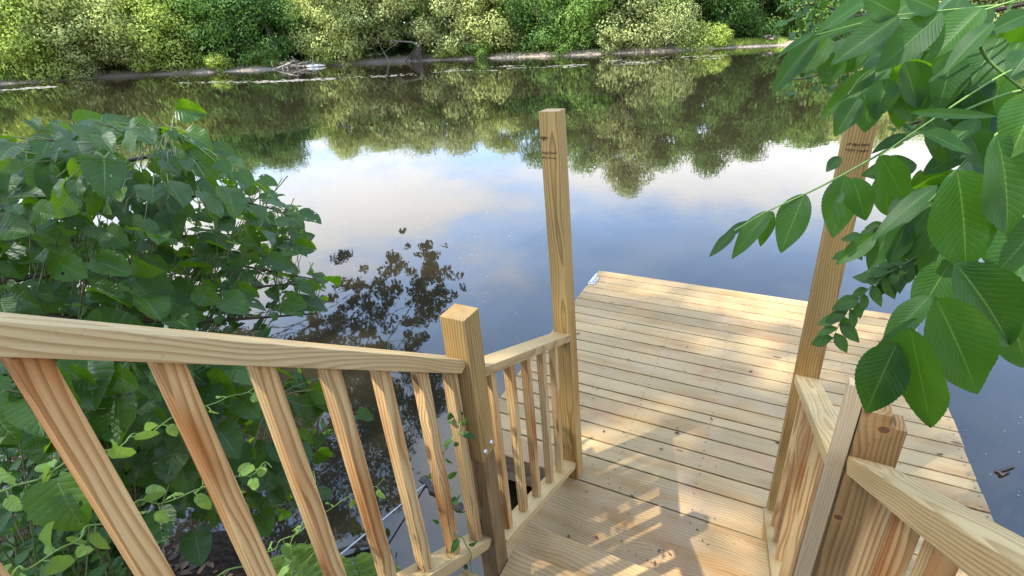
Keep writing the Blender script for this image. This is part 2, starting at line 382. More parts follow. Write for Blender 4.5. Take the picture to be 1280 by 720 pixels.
# ------------------------------------------------------------------ setting: water, beds and banks
SHORE = np.array([(-330, -60), (-200, -8), (-140, 15), (-98, 34), (-88, 45.5), (-71, 53), (-59, 67), (-38.5, 71.5), (-20, 76), (-4, 86), (20, 97), (60, 112), (140, 138), (300, 190)], float)
shore = spline(SHORE, 24)
sl = np.concatenate([[0], np.cumsum(np.linalg.norm(np.diff(shore, axis=0), axis=1))])
def shore_at(s):
    p = np.array([np.interp(s, sl, shore[:, 0]), np.interp(s, sl, shore[:, 1])])
    q = np.array([np.interp(s + 2, sl, shore[:, 0]), np.interp(s + 2, sl, shore[:, 1])]); u = unit(q - p)
    return p, u, np.array([-u[1], u[0]])
def wig(x, seed=0.): return (math.sin(x * .9 + seed) + .6 * math.sin(x * 2.3 + seed * 2.1) + .4 * math.sin(x * 5.1 + seed * 1.7)) / 2
def far_z(s, tt):
    z = WZ - .35 + .30 * min(tt + 1.2, 3.0) + .06 * wig(s * 1.3) + .05 * wig(s * 4 + tt * 3, 2)
    if tt > 1.8: z += min(tt - 1.8, 25) * .10
    if tt > 27: z += (tt - 27) * .03
    return z
tl = [-6, -3, -1.6, -.8, -.3, .2, .6, 1.0, 1.5, 2.2, 3.2, 5, 8, 13, 20, 30, 60, 140, 500]
ss = np.concatenate([np.arange(0, sl[-1], 1.3)])
V = []
for s in ss:
    p, u, n = shore_at(s)
    sh = .5 * wig(s * .35, 1.) + .25 * wig(s * 1.7, 3.)
    for tt in tl:
        xy = p + n * (tt + sh); V.append((xy[0], xy[1], far_z(s, tt) if tt > -5 else -2.2))
m = len(tl)
F = [(i * m + j, (i + 1) * m + j, (i + 1) * m + j + 1, i * m + j + 1) for i in range(len(ss) - 1) for j in range(m - 1)]
t = NT('river_mud'); tc = t.n('TexCoord').outputs['Object']
geo = t.n('NewGeometry'); spz = t.n('SeparateXYZ'); t.set(spz.inputs[0], geo.outputs['Position'])
n1 = t.noise(tc, .8, 4, .6).outputs[0]; n2 = t.noise(tc, 6., 4, .6).outputs[0]
mud = t.mix(n2, C(.17, .135, .10), C(.32, .26, .195))
grn = t.mix(n2, C(.03, .055, .015), C(.09, .14, .03))
hh = t.math('ADD', spz.outputs[2], t.math('MULTIPLY_ADD', n1, .9, -.45))
cc = t.mix(t.step(hh, .10, .55), mud, grn)
pr = t.principled(Base_Color=cc, Roughness=.85); t.set(pr.inputs['Normal'], t.bump(n2, .5, .05))
M_mud = t.finish(pr.outputs[0])
tag(put('far_bank', mesh_np('far_bank', V, F, smooth=True), M_mud), kind='structure')

# near bank: rises from the water behind and beside the steps
def near_z(x, y):
    e = 0.62 + .18 * wig(x * .8, .5) + .10 * wig(x * 2.7, 1.5) + .55 * math.exp(-((x + 2.6) / .8) ** 2)   # edge y(x)
    if x < -9: e += (-9 - x) * .12
    d = e - y
    z = WZ + .42 * d + .05 * wig(x * 3 + y * 4, .3) + .03 * wig(x * 9 - y * 7, 1.)
    if d > 4: z = WZ + .42 * 4 + .16 * (d - 4) + .1 * wig(x + y)
    if d > 30: z = WZ + 1.68 + 4.16 + .02 * (d - 30)
    return max(z, -2.1)
xs = np.concatenate([np.linspace(-400, -40, 25), np.linspace(-36, -8, 36), np.arange(-7.6, 5, .12), np.linspace(5.4, 30, 40), np.linspace(36, 400, 25)])
ys = np.concatenate([np.linspace(-400, -14, 22), np.linspace(-12, -2.2, 30), np.arange(-2, 4, .12), np.linspace(4.5, 30, 28)])
V = [(x, y, near_z(x, y)) for x in xs for y in ys]; m = len(ys)
F = [(i * m + j, (i + 1) * m + j, (i + 1) * m + j + 1, i * m + j + 1) for i in range(len(xs) - 1) for j in range(m - 1)]
t = NT('bank_soil'); tc = t.n('TexCoord').outputs['Object']
n1 = t.noise(tc, 3., 5, .6).outputs[0]; n2 = t.noise(tc, 28., 5, .7).outputs[0]
cc = t.mix(t.step(n2, .40, .62), C(.010, .007, .005), C(.032, .022, .014)); cc = t.mix(t.step(n1, .52, .7), cc, C(.036, .027, .018))
pr = t.principled(Base_Color=cc, Roughness=.9); pr.inputs['Specular IOR Level'].default_value = .1; t.set(pr.inputs['Normal'], t.bump(n2, .9, .03))
tag(put('near_bank', mesh_np('near_bank', V, F, smooth=True), t.finish(pr.outputs[0])), kind='structure')
tag(put('riverbed', mesh_np('riverbed', [(-1500, -1500, -2.25), (1500, -1500, -2.25), (1500, 1500, -2.25), (-1500, 1500, -2.25)], [(0, 1, 2, 3)]), M_mud), kind='structure')
# water
t = NT('river_water'); tc = t.n('TexCoord').outputs['Object']
r1_ = t.noise(t.scale(tc, (1., 1., 1.)), .9, 3, .55).outputs[0]
r2_ = t.noise(t.vmath('ADD', tc, (7, 3, 1)), 5.5, 2, .5).outputs[0]
patch = t.step(t.noise(tc, .07, 2).outputs[0], .40, .62)
hgt = t.math('ADD', t.math('MULTIPLY', r1_, .0045), t.math('MULTIPLY', t.math('MULTIPLY', r2_, .0009), t.math('MULTIPLY_ADD', patch, .8, .2)))
p = t.principled(Base_Color=C(.018, .0148, .0078), Roughness=.018, IOR=1.62)
p.inputs['Specular IOR Level'].default_value = .5
bn = t.n('Bump'); bn.inputs['Strength'].default_value = .55; bn.inputs['Distance'].default_value = 1.0; t.set(bn.inputs['Height'], hgt)
t.set(p.inputs['Normal'], bn.outputs[0])
tag(put('river_water', mesh_np('river_water', [(-1500, -1500, WZ), (1500, -1500, WZ), (1500, 1500, WZ), (-1500, 1500, WZ)], [(0, 1, 2, 3)]), t.finish(p.outputs[0])), kind='structure')

# ------------------------------------------------------------------ dock
dock = tag(empty('wooden_dock', (-.15, 3.5, 0)), 'pale plank dock floating on the river at the foot of the steps', 'dock')
X0, X1 = -1.692, 1.382
rows = [4.957, 4.823, 4.678, 4.534, 4.394, 4.250, 4.105, 3.962, 3.817, 3.669, 3.523, 3.379, 3.233, 3.090, 2.945, 2.853, 2.709, 2.565, 2.421, 2.277, 2.066]
bm = bmesh.new()
for i, (a, b) in enumerate(zip(rows[:-1], rows[1:])):
    j = random.uniform(-.010, .010); dz = random.uniform(-.0012, .0012)
    bm_box(bm, (X0 + j, b + .006, -.034 + dz), (X1 + j * .6, a - .006, dz), .003)
deck_faces = len(bm.faces)
for i, (a, b) in enumerate(zip(rows[:-1], rows[1:])):
    for xx in (X0 + .03, X0 + .63, X0 + 1.03, X0 + 1.53, X0 + 2.03, X0 + 2.44, X1 - .03):
        for q in (.22, .78):
            c0 = Vector((xx + random.uniform(-.008, .008), b + (a - b) * q + random.uniform(-.006, .006), .0015))
            bmesh.ops.create_circle(bm, cap_ends=True, radius=.0055, segments=7, matrix=Matrix.Translation(c0))
me = bm_mesh('decking', bm); dk = put('decking', me, W_deck, dock); me.materials.append(M_screw)
for p_ in me.polygons:
    if p_.index >= deck_faces: p_.material_index = 1
bm = bmesh.new()
bm_box(bm, (X0 + .02, 4.905, -.235), (X1 - .02, 4.943, -.037), .003)
bm_box(bm, (X0 + .02, 2.080, -.235), (X1 - .02, 2.118, -.037), .003)
for yy in (2.7, 3.4, 4.1): bm_box(bm, (X0 + .062, yy, -.225), (X1 - .062, yy + .038, -.037), .003)
put('rim_board', bm_mesh('rim_board', bm), W_frame, dock)
for xx in (X0 + .02, X1 - .058):
    bm = bmesh.new(); bm_box(bm, (xx, 2.121, -.235), (xx + .038, 4.902, -.037), .003)
    put('side_board', bm_mesh('side_board', bm), W_frame, dock)
for (xx, yy) in ((X0 + .16, 2.3), (X1 - .16, 2.3), (X0 + .16, 4.7), (X1 - .16, 4.7)):
    member('pile', (xx, yy, -2.3), (xx, yy, -.04), .14, .14, W_old, dock)
# entry board between the posts
bm = bmesh.new(); bm_box(bm, (-1.005, 1.60, -.036), (.30, 2.0625, .001), .003)
put('entry_board', bm_mesh('entry_board', bm), W_step, dock)
# cleat at the far left of the deck edge
cl_ = Tubes(); b0 = np.array([-1.655, 4.66, .0])
cl_.add([b0 + (0, -.12, .045), b0 + (0, -.07, .052), b0 + (0, .07, .052), b0 + (0, .12, .045)], [.008, .013, .013, .008], 8)
cl_.add([b0 + (0, -.035, 0), b0 + (0, -.035, .05)], .011, 8); cl_.add([b0 + (0, .035, 0), b0 + (0, .035, .05)], .011, 8)
cme = cl_.mesh('cleat'); put('cleat', cme, M_steel, dock)
bm = bmesh.new(); bm_box(bm, (-1.69, 4.58, .002), (-1.625, 4.76, .008), .001); bm_box(bm, (-1.702, 4.58, -.06), (-1.694, 4.76, .008), .001)
put('cleat_plate', bm_mesh('cleat_plate', bm), M_white, dock)

# ------------------------------------------------------------------ steps
steps = tag(empty('wooden_steps', (-.29, 1.0, 0)), 'new pine steps going down the bank to the dock', 'steps')
for k in range(1, 10):
    yn = 1.545 - .272 * (k - 1); z = .20 * k
    bm = bmesh.new(); bm_box(bm, (-.852 if k == 2 else (-.985 if k < 2 else -.925), yn - .288, z - .038), (.372, yn, z), .004)
    put('tread', bm_mesh('tread', bm), W_step, steps)
for xx in (-.885, .30):
    p0 = Vector((xx, 1.62, -.19)); p1 = Vector((xx, -1.0, 1.74))
    member('stringer', p0, p1, .04, .24, W_old, steps)

# ------------------------------------------------------------------ railings
def ink_rows(name, o, u, v, n, rows_, parent):
    bm = bmesh.new()
    for (y0, hgt, length) in rows_:
        x = 0.
        while x < length:
            wd = random.uniform(.0025, .006)
            for k in range(2):
                a = o + u * (x + random.uniform(0, .0015)) - v * (y0 + random.uniform(0, hgt * .5)) + n * .0012
                hh = hgt * random.uniform(.4, .95); ww = wd * random.uniform(.45, 1)
                bm.faces.new([bm.verts.new(p) for p in (a, a + u * ww, a + u * ww - v * hh * .55, a - v * hh * .55)])
            x += wd + random.uniform(.001, .003)
    return put(name, bm_mesh(name, bm), M_ink, parent)
left = tag(empty('stair_railing', (-.91, 1.17, 0)), 'pine railing left of the steps with vine on a baluster and tall end post', 'railing')
right = tag(empty('stair_railing', (.30, 1.17, 0)), 'pine railing right of the steps, its newel partly under big hanging leaves', 'railing')
# left: tall post leaning a little outward
pl0, pl1 = Vector((-.896, 2.112, -.03)), Vector((-.947, 2.112, 2.233))
member('tall_post', pl0, pl1, .094, .092, W_post, left)
ink_rows('lumber_stamp', Vector((-.985, 2.0655, 2.055)), Vector((1, 0, 0)), Vector((0, 0, 1)), Vector((0, -1, 0)), [(0, .016, .072), (.024, .013, .068)], left)
ink_rows('ink_smudge', Vector((-.990, 2.0655, 2.125)), Vector((1, 0, 0)), Vector((0, 0, 1)), Vector((0, -1, 0)), [(0, .022, .040), (.004, .02, .03)], left)
# left newel: fresh upper post lapped and bolted to an old one
bm = bmesh.new()
bm_box(bm, (-.0485, -.046, -.05), (.0485, .046, .58), .003)
put('newel', bm_mesh('newel', bm), W_post, left, Matrix.Translation((-.901, 1.176, 1.125)))
bm = bmesh.new(); bm_box(bm, (-.041, -.040, -.9), (.041, .044, .524), .004)
put('old_post', bm_mesh('old_post', bm), W_old, left, Matrix.Translation((-.8965, 1.178, .55)))
for (yy, z) in ((1.152, 1.113), (1.198, 1.118)):
    bm = bmesh.new(); bmesh.ops.create_cone(bm, cap_ends=True, segments=12, radius1=.0105, radius2=.0085, depth=.008)
    put('bolt', bm_mesh('bolt', bm), M_steel, left, Matrix.Translation((-.8490, yy, z)) @ Matrix.Rotation(rad(90), 4, 'Y'))
xc = -.912
# sloping short section between newel and tall post
def rail(name, y0, z0, y1, z1, w_, d_, parent, mat, x0, x1=None):
    x1 = x0 if x1 is None else x1
    sl_ = (z1 - z0) / (y1 - y0)
    # top edge line given; centre line lowered by half the depth
    off = d_ / 2 * math.sqrt(1 + sl_ * sl_)
    return member(name, (x0, y0, z0 - off), (x1, y1, z1 - off), w_, d_, mat, parent, k=sl_)
rail('handrail', 1.2225, 1.447, 2.0635, 1.073, .089, .040, left, W_rail, -.914)
rail('bottom_rail', 1.2235, .502, 2.0635, .140, .089, .040, left, W_rail, -.905)
def top_flat(y): return 1.447 + (y - 1.2225) * (1.073 - 1.447) / .841 - .044
def bot_flat(y): return .502 + (y - 1.2235) * (.140 - .502) / .84
for yy in (1.325, 1.478, 1.625, 1.785, 1.925):
    member('baluster', (xc + .006, yy, bot_flat(yy) - .002), (xc, yy, top_flat(yy) + .004), .037, .036, W_bal, left)
# stair section
def st_top(y): return 1.545 - .752 * (y - 1.13)
def st_bot(y): return .640 - .750 * (y - 1.13)
rail('handrail', 1.1285, st_top(1.1285), -1.25, st_top(-1.25), .089, .046, left, W_rail, -.914)
rail('bottom_rail', 1.136, st_bot(1.136), -1.25, st_bot(-1.25), .089, .046, left, W_rail, -.914)
for yy in [.952 - .1475 * i for i in range(-1, 14)]:
    if yy > 1.0: yy = 1.092
    member('baluster', (xc + .002, yy, st_bot(yy) - .004), (xc, yy, st_top(yy) - .054), .038, .038, W_bal, left)
# right side
member('tall_post', (.268, 2.112, -.03), (.272, 2.112, 2.262), .095, .092, W_post, right)
ink_rows('lumber_stamp', Vector((.236, 2.0655, 2.145)), Vector((1, 0, 0)), Vector((0, 0, 1)), Vector((0, -1, 0)), [(0, .014, .068), (.022, .012, .068)], right)
bm = bmesh.new()
vs = bm_box(bm, (-.0495, -.046, -1.35), (.0495, .046, .57), 0)
tope = [e for e in bm.edges if all(v.co.z > .5 for v in e.verts) and (all(v.co.y > 0 for v in e.verts) or all(v.co.x > 0 for v in e.verts))]
bmesh.ops.bevel(bm, geom=tope + [e for e in bm.edges if all(v.co.x > 0 and v.co.y > 0 for v in e.verts)], offset=.034, segments=5, affect='EDGES')
put('newel', bm_mesh('newel', bm), W_knotty, right, Matrix.Translation((.325, 1.176, 1.125)))
rail('handrail', 1.2235, 1.448, 2.0635, 1.108, .094, .040, right, W_rail, .297, .268)
rail('bottom_rail', 1.2235, .610, 2.0635, .232, .089, .040, right, W_rail, .282, .246)
def rtop(y): return 1.448 + (y - 1.2235) * (1.108 - 1.448) / .84 - .044
def rbot(y): return .610 + (y - 1.2235) * (.232 - .610) / .84
for yy in (1.335, 1.50, 1.665, 1.80, 1.935):
    xx = .286 - (yy - 1.22) * .030
    member('baluster', (xx - .012, yy, rbot(yy) - .002), (xx - .004, yy, rtop(yy) + .004), .037, .036, W_bal, right)
def rs_top(y): return 1.548 - .755 * (y - 1.13)
def rs_bot(y): return .70 - .755 * (y - 1.13)
rail('handrail', 1.1285, rs_top(1.1285), -1.25, rs_top(-1.25), .092, .046, right, W_rail, .320)
rail('bottom_rail', 1.1285, rs_bot(1.1285), -1.25, rs_bot(-1.25), .089, .046, right, W_rail, .320)
for i in range(14):
    yy = .965 - .138 * i
    member('baluster', (.318, yy, rs_bot(yy) - .004), (.318, yy, rs_top(yy) - .054), .037, .040, W_bal, right)
member('grey_strip', (.236, 1.140, .30), (.2545, 1.140, 1.765), .036, .030, W_grey, right)

# ------------------------------------------------------------------ trees on the far bank
def branch_tree(trunk_pts, r0_, limbs, seed):
    """tapered trunk with limbs ending at the given points; returns Tubes"""
    q = np.random.default_rng(seed); T = Tubes(); tp = spline(trunk_pts, 6)
    T.add(tp, np.linspace(r0_, r0_ * .3, len(tp)), 7)
    for e in limbs:
        k = int(q.uniform(.35, .9) * (len(tp) - 1)); a = tp[k]; mid = (a + e) / 2 + q.normal(0, .3, 3) + (0, 0, .25)
        pts = spline([a, mid, e], 5); T.add(pts, np.linspace(r0_ * .38, r0_ * .06, len(pts)), 5)
    return T
def blob_leaves(T, centers, radii, n, size, q, up=.5, flat=.75):
    centers = np.asarray(centers); radii = np.asarray(radii)
    pr_ = radii ** 2; pr_ = pr_ / pr_.sum()
    idx = q.choice(len(centers), n, p=pr_)
    d = unit(q.normal(size=(n, 3))); rr = q.uniform(.35, 1.08, n) ** .6
    pos = centers[idx] + d * (radii[idx] * rr)[:, None] * np.array([1, 1, flat])
    nrm = unit(d * 1.3 + np.array([0, 0, up]) + q.normal(0, .20, (n, 3)))
    tt = unit(np.cross(nrm, q.normal(size=(n, 3))) + np.array([0, 0, -.35]))
    L = size * q.uniform(.6, 1.35, n)
    T.add_many(pos, tt, nrm, L, L * .62, .1, .1)
def crown_blobs(base, h, rx, ry, lo, q, n, lean=(0, 0)):
    """clumps spread through an uneven crown between heights lo..h"""
    out = []; rads = []
    for i in range(n):
        f = q.uniform(0, 1) ** .9; z = lo + (h - lo) * f
        env = max(.18, math.sin(math.pi * (.16 + .80 * f)) ** .7)
        a = q.uniform(0, 2 * math.pi); r = env * math.sqrt(q.uniform(.12, 1.0))
        out.append((base[0] + lean[0] * f + math.cos(a) * r * rx, base[1] + lean[1] * f + math.sin(a) * r * ry, base[2] + z))
        rads.append(q.uniform(.8, 1.6) * min(rx, 4.2) * .40)
    return np.array(out), np.array(rads)
def shore_px(px):
    """arc position along the far shore seen under photo column px"""
    best = None
    yy = np.interp(px, [0, 160, 320, 480, 640, 800, 950, 1280], [105, 95, 88, 78, 72, 66, 58, 40])
    d = ray(px, yy); az = math.atan2(d[0], d[1])
    a = np.arctan2(shore[:, 0], shore[:, 1]); i = np.argmin(np.abs(a - az) + (shore[:, 1] < -20) * 9)
    return sl[i]
def far_tree(name, px, tback, h, rx, kind, label, cat='tree', lo=1.0, n=2600, size=.42, trunk='bark', lean=(0, 0), seed=0, blobs=40, ds=0., r0_=.22, group='trees along the far bank', ry=None):
    q = np.random.default_rng(seed + 100); s = shore_px(px) + ds; tback = tback * .75 - .1; p, u, nn = shore_at(s); b = p + nn * tback; bz = far_z(s, tback)
    root = tag(empty(name, (b[0], b[1], bz - .1)), label, cat, group)
    base = np.array([b[0], b[1], bz]); lw = np.array([*(u * lean[0] + nn * lean[1]), 0])
    cs, rs = crown_blobs(base, h, rx, ry or rx * .85, lo, q, blobs, lw[:2])
    tp = [base + (0, 0, -.3), base + lw * .25 + (q.normal(0, .2), q.normal(0, .2), h * .3), base + lw * .6 + (q.normal(0, .3), 0, h * .6), base + lw * .95 + (0, 0, h * .92)]
    limbs = cs[q.choice(len(cs), min(14, len(cs)), replace=False)]
    put('trunk', branch_tree(tp, r0_, limbs, seed).mesh('trunk'), M_barkpale if trunk == 'pale' else M_bark, root)
    T = Leaves(T_far); blob_leaves(T, cs, rs, n, size, q)
    put('crown', T.mesh('crown', False), FL[kind], root)
    return root
TREES = [
 # px, t, h, rx, kind, label, kwargs
 (-60, 4, 15, 5.0, 'mid', 'mid-green tree on the far bank past the left edge of the bush', {}),
 (18, 12, 12, 4.5, 'dark', 'dark bluish tree set back in the gap at the far left of the river', {}),
 (62, 2.5, 14, 4.2, 'bright', 'yellow-green tree with leaning trunks nearest the far left gap', dict(lean=(-3, -1.5), lo=.8, trunk='bark')),
 (112, 2.8, 16, 4.4, 'pale', 'pale yellow-green tree leaning over the water above the silvery shrub', dict(lean=(-2, -2), lo=2.5)),
 (168, 3.0, 16, 4.4, 'pale', 'pale feathery tree with low boughs above bare bank roots', dict(lean=(-1, -2), lo=1.2)),
 (208, 3.6, 16, 4.0, 'bright', 'yellow-green full tree just left of the dark bare trunk', dict(lo=.6)),
 (243, 6.5, 19, 3.6, 'mid', 'tall tree with a dark bare trunk showing below its crown', dict(lo=5.0, r0_=.34)),
 (288, 4.5, 17, 4.2, 'dark', 'dark green tree behind the bright shrub at the waterline', dict(lo=.6)),
 (352, 5.0, 17, 4.4, 'dark', 'dark green tree with a thin pale slanting trunk above the driftwood', dict(lo=1.0, trunk='pale', lean=(-3, 0))),
 (418, 2.6, 16, 4.4, 'pale', 'pale yellowish tree hanging low over the water right of the driftwood', dict(lo=.7, lean=(0, -2))),
 (470, 3.4, 16, 4.2, 'olive', 'olive tree with thin bare boughs reaching toward the driftwood', dict(lo=1.8, lean=(-1, -1.5))),
 (560, 3.2, 17, 4.4, 'olive', 'greyish olive tree just right of the exposed roots', dict(lo=1.2, lean=(0, -1))),
 (615, 4.0, 18, 4.0, 'pale', 'pale green tree between the olive tree and the dark trees', dict(lo=1.6)),
 (668, 4.0, 19, 4.2, 'dark', 'dark leafy tree reaching the water behind the tall left post', dict(lo=.3)),
 (722, 4.4, 20, 4.2, 'mid', 'mid-green tree with leaves down to the waterline right of the tall post', dict(lo=.3)),
 (790, 3.8, 25, 4.4, 'olive', 'tallest greyish willow on the far bank', dict(lo=.6)),
 (850, 5.5, 20, 4.2, 'mid', 'green tree rising behind the broad olive willow bush', dict(lo=2.)),
 (915, 6.0, 22, 4.2, 'dark', 'dark tree behind the grassy point', dict(lo=1.0)),
 (965, 6.5, 20, 4.0, 'dark', 'dark tree behind the pink grey rubble on the grassy point', dict(lo=.8)),
 (1030, 4.5, 17, 4.2, 'mid', 'mid-green far tree half hidden by the nearest hanging leaves', dict(lo=.5)),
 (1095, 4.0, 17, 4.6, 'pale', 'pale far tree seen only as a yellowish reflection behind the leaf stalks', dict(lo=.6)),
 (1160, 4.0, 18, 4.6, 'pale', 'pale far tree hidden behind the hanging leaves, reflected near the right tall post', dict(lo=.6)),
 (1230, 4.0, 18, 4.8, 'olive', 'olive far tree hidden behind the big leaves at the right', dict(lo=.6)),
]
for i, (px, tb, h, rx, kd, lab, kw) in enumerate(TREES):
    far_tree('riverside_tree', px, tb, h * (.80 if px < 650 else .84), rx * 1.3, kd, lab, seed=i * 7 + 3, n=20000, size=.34, blobs=90, **kw)
SHRUBS = [
 (22, 1.6, 3.2, 2.6, 'mid', 'low green shrub at the far left waterline', 0),
 (103, .9, 3.6, 2.2, 'olive', 'silvery green shrub on the bank under the pale leaning tree', 0),
 (85, .7, 2.4, 1.8, 'pale', 'yellowish shrub at the waterline left of the silvery shrub', 0),
 (183, 1.0, 3.4, 1.8, 'bright', 'upright yellow-green shrub right of the bare bank roots', 0),
 (272, 1.2, 2.1, 1.5, 'bright', 'small bright yellow-green shrub at the waterline', 0),
 (330, 2.2, 2.2, 2.4, 'mid', 'grey-green undergrowth shrub left of the driftwood pile', 0),
 (405, 1.4, 2.6, 2.0, 'bright', 'bright leafy shrub just right of the driftwood pile', 0),
 (555, 1.6, 2.4, 2.2, 'bright', 'lime green shrub behind the exposed roots', 0),
 (598, 1.4, 2.0, 1.8, 'mid', 'low shrub left of the tall post at the waterline', 0),
 (700, 1.4, 3.8, 2.4, 'mid', 'dense round shrub at the waterline right of the tall post', 0),
 (762, 1.2, 3.0, 1.8, 'olive', 'grey-green shrub with drooping sprays at the foot of the tallest willow', 0),
 (835, 1.2, 7.0, 4.4, 'olive', 'broad olive willow bush spreading over the waterline', 0),
 (872, .9, 3.0, 3.2, 'bright', 'bright low shrub in front of the broad olive willow', 0),
 (905, 1.5, 2.6, 2.0, 'bright', 'bright leafy shrub at the left end of the grassy point', 0),
]
for i, (px, tb, h, rx, kd, lab, _) in enumerate(SHRUBS):
    far_tree('shrub', px, tb, h, rx, kd, lab, cat='shrub', lo=.1, n=2600 if h < 5 else 9000, size=.24, blobs=22 if h < 5 else 50, seed=300 + i * 5, r0_=.05, group='shrubs along the far bank')
# the wood behind, one mass
S6, S7 = shore_px(640), shore_px(800)
q = np.random.default_rng(55); T = Leaves(T_far); cs = []; rs = []
for s in np.arange(shore_px(-150), shore_px(1280) + 45, 2.4):
    p, u, nn = shore_at(s)
    for k in range(16):
        tb = q.uniform(5, 20); b = p + nn * tb + u * q.normal(0, 1.5); z = far_z(s, tb) + (q.uniform(.1, np.interp(s, [S6, S7], [10.5, 15.])) if k > 2 else q.uniform(.1, 4))
        cs.append((*b, z)); rs.append(q.uniform(1.4, 2.8))
blob_leaves(T, cs, rs, 300000, .85, q)
tag(put('woods', T.mesh('woods', False), FL['dark']), 'unbroken wood filling in behind the trees of the far bank', 'woods', kind='stuff')

# driftwood pile, root tree, grassy point, rubble
def far_pt(px, tb):
    s = shore_px(px); p, u, nn = shore_at(s); b = p + nn * tb; return np.array([b[0], b[1], far_z(s, tb)]), np.array([*u, 0]), np.array([*nn, 0])
b, u, nn = far_pt(372, -.3); T = Tubes(); q = np.random.default_rng(5)
for i in range(75):
    a = b + u * q.normal(0, 1.5) + nn * q.normal(0, .8); a[2] = WZ + .05 + abs(q.normal(0, .45))
    d = unit(u * q.normal(0, 1) + nn * q.normal(0, 1) + np.array([0, 0, q.normal(0, .35)])) * q.uniform(.5, 1.6)
    T.add([a - d, a + d * .2 + q.normal(0, .08, 3), a + d], np.array([1, .8, .4]) * q.uniform(.03, .11), 5)
tag(put('driftwood_pile', T.mesh('driftwood_pile'), M_drift), 'heap of bleached driftwood lying at the far waterline', 'driftwood')
b, u, nn = far_pt(392, -1.0)
bm = bmesh.new(); bmesh.ops.create_icosphere(bm, subdivisions=3, radius=1)
for v in bm.verts: v.co = Vector((v.co.x * 1.7, v.co.y * .8, v.co.z * .30)) * (1 + .12 * wig(v.co.x * 3 + v.co.y * 4, v.co.z * 3))
tag(put('pale_slab', bm_mesh('pale_slab', bm, True), simple('pale_sand', C(.58, .54, .47), .9, nscale=3, c2=C(.42, .38, .32)), None, Matrix.Translation((b[0], b[1], WZ + .12)) @ Matrix.Rotation(.5, 4, 'Z')), 'pale flat slab lying in front of the driftwood heap', 'rock')
# tree with exposed roots and a long bare bough
b, u, nn = far_pt(528, .2)
rt = tag(empty('leaning_tree', b), 'old leaning tree standing on exposed roots with long bare boughs over the water', 'tree')
T = Tubes(); q = np.random.default_rng(9); c0 = b + (0, 0, 1.9)
for k in range(9):
    e = b + u * (-2.4 + .42 * k) - nn * q.uniform(-.2, .9); e[2] = WZ - .1
    T.add(spline([c0 + u * .3, c0 * .45 + e * .55 + (0, 0, .30), e], 5), np.linspace(.20, .07, 11), 5)
put('roots', T.mesh('roots'), M_bark, rt)
T = Tubes()
T.add(spline([c0, c0 - u * .9 + (0, 0, .7), c0 - u * 3.2 - nn * .6 + (0, 0, 1.0), c0 - u * 7.5 - nn * 1.4 + (0, 0, 1.6)], 6), np.linspace(.26, .05, 19), 6)
T.add(spline([c0, c0 + u * .4 + (0, 0, 1.6), c0 - u * .6 + (0, 0, 4.2), c0 - u * 1.2 + (0, 0, 8.0)], 6), np.linspace(.30, .08, 19), 6)
T.add(spline([c0 - u * 3 - nn * .6 + (0, 0, .95), c0 - u * 5 - nn * 1.2 + (0, 0, -.2), c0 - u * 6.4 - nn * 1.5 + (0, 0, -1.0)], 5), np.linspace(.08, .02, 11), 5)
T.add(spline([c0 - u * 7.5 - nn * 1.2 + (0, 0, 2.4), c0 - u * 6 - nn * 1.4 + (0, 0, .6), c0 - u * 4.6 - nn * 1.5 + (0, 0, -2.4)], 5), np.linspace(.05, .09, 11), 5)
put('trunk', T.mesh('trunk'), M_barkpale, rt)
L_ = Leaves(T_far); cs, rs = crown_blobs(b, 14, 4.6, 3.6, 3.4, q, 40, (-u * 2.0 - nn)[:2])
blob_leaves(L_, cs, rs, 14000, .34, q); put('crown', L_.mesh('crown', False), FL['olive'], rt)
# grass tufts on the point and along the foot of the bank
L_ = Leaves(T_small); q = np.random.default_rng(12)
for i in range(2600):
    px = q.uniform(893, 985) if i < 1900 else q.uniform(20, 900); b, u, nn = far_pt(px, q.uniform(.6, 3.2) if i < 1900 else q.uniform(.9, 2.0)); b = b + u * q.normal(0, .8)
    tt = unit(np.array([q.normal(0, .5), q.normal(0, .5), 1.0])); L_.add(b, tt, unit(q.normal(size=3)), q.uniform(.3, .8), q.uniform(.05, .10), .25, 0)
tag(put('grass', L_.mesh('grass', False), FL['bright']), 'grass on the far bank and its sunny point', 'grass', kind='stuff')
b, u, nn = far_pt(963, 2.0)
bm = bmesh.new()
for i in range(14):
    mm = Matrix.Translation((b[0] + random.gauss(0, .6), b[1] + random.gauss(0, .6), b[2] + .35 + random.uniform(0, .5))) @ Matrix.Rotation(random.uniform(0, 3), 4, 'Z') @ Matrix.Rotation(random.uniform(0, .6), 4, 'X') @ Matrix.Diagonal((random.uniform(.25, .5), random.uniform(.2, .4), random.uniform(.15, .3), 1))
    bmesh.ops.create_icosphere(bm, subdivisions=1, radius=1, matrix=mm)
tag(put('rubble_heap', bm_mesh('rubble_heap', bm), simple('pink_rubble', C(.34, .25, .21), .9, nscale=4, c2=C(.22, .17, .15))), 'small pinkish heap of rubble on the grassy point', 'rubble')

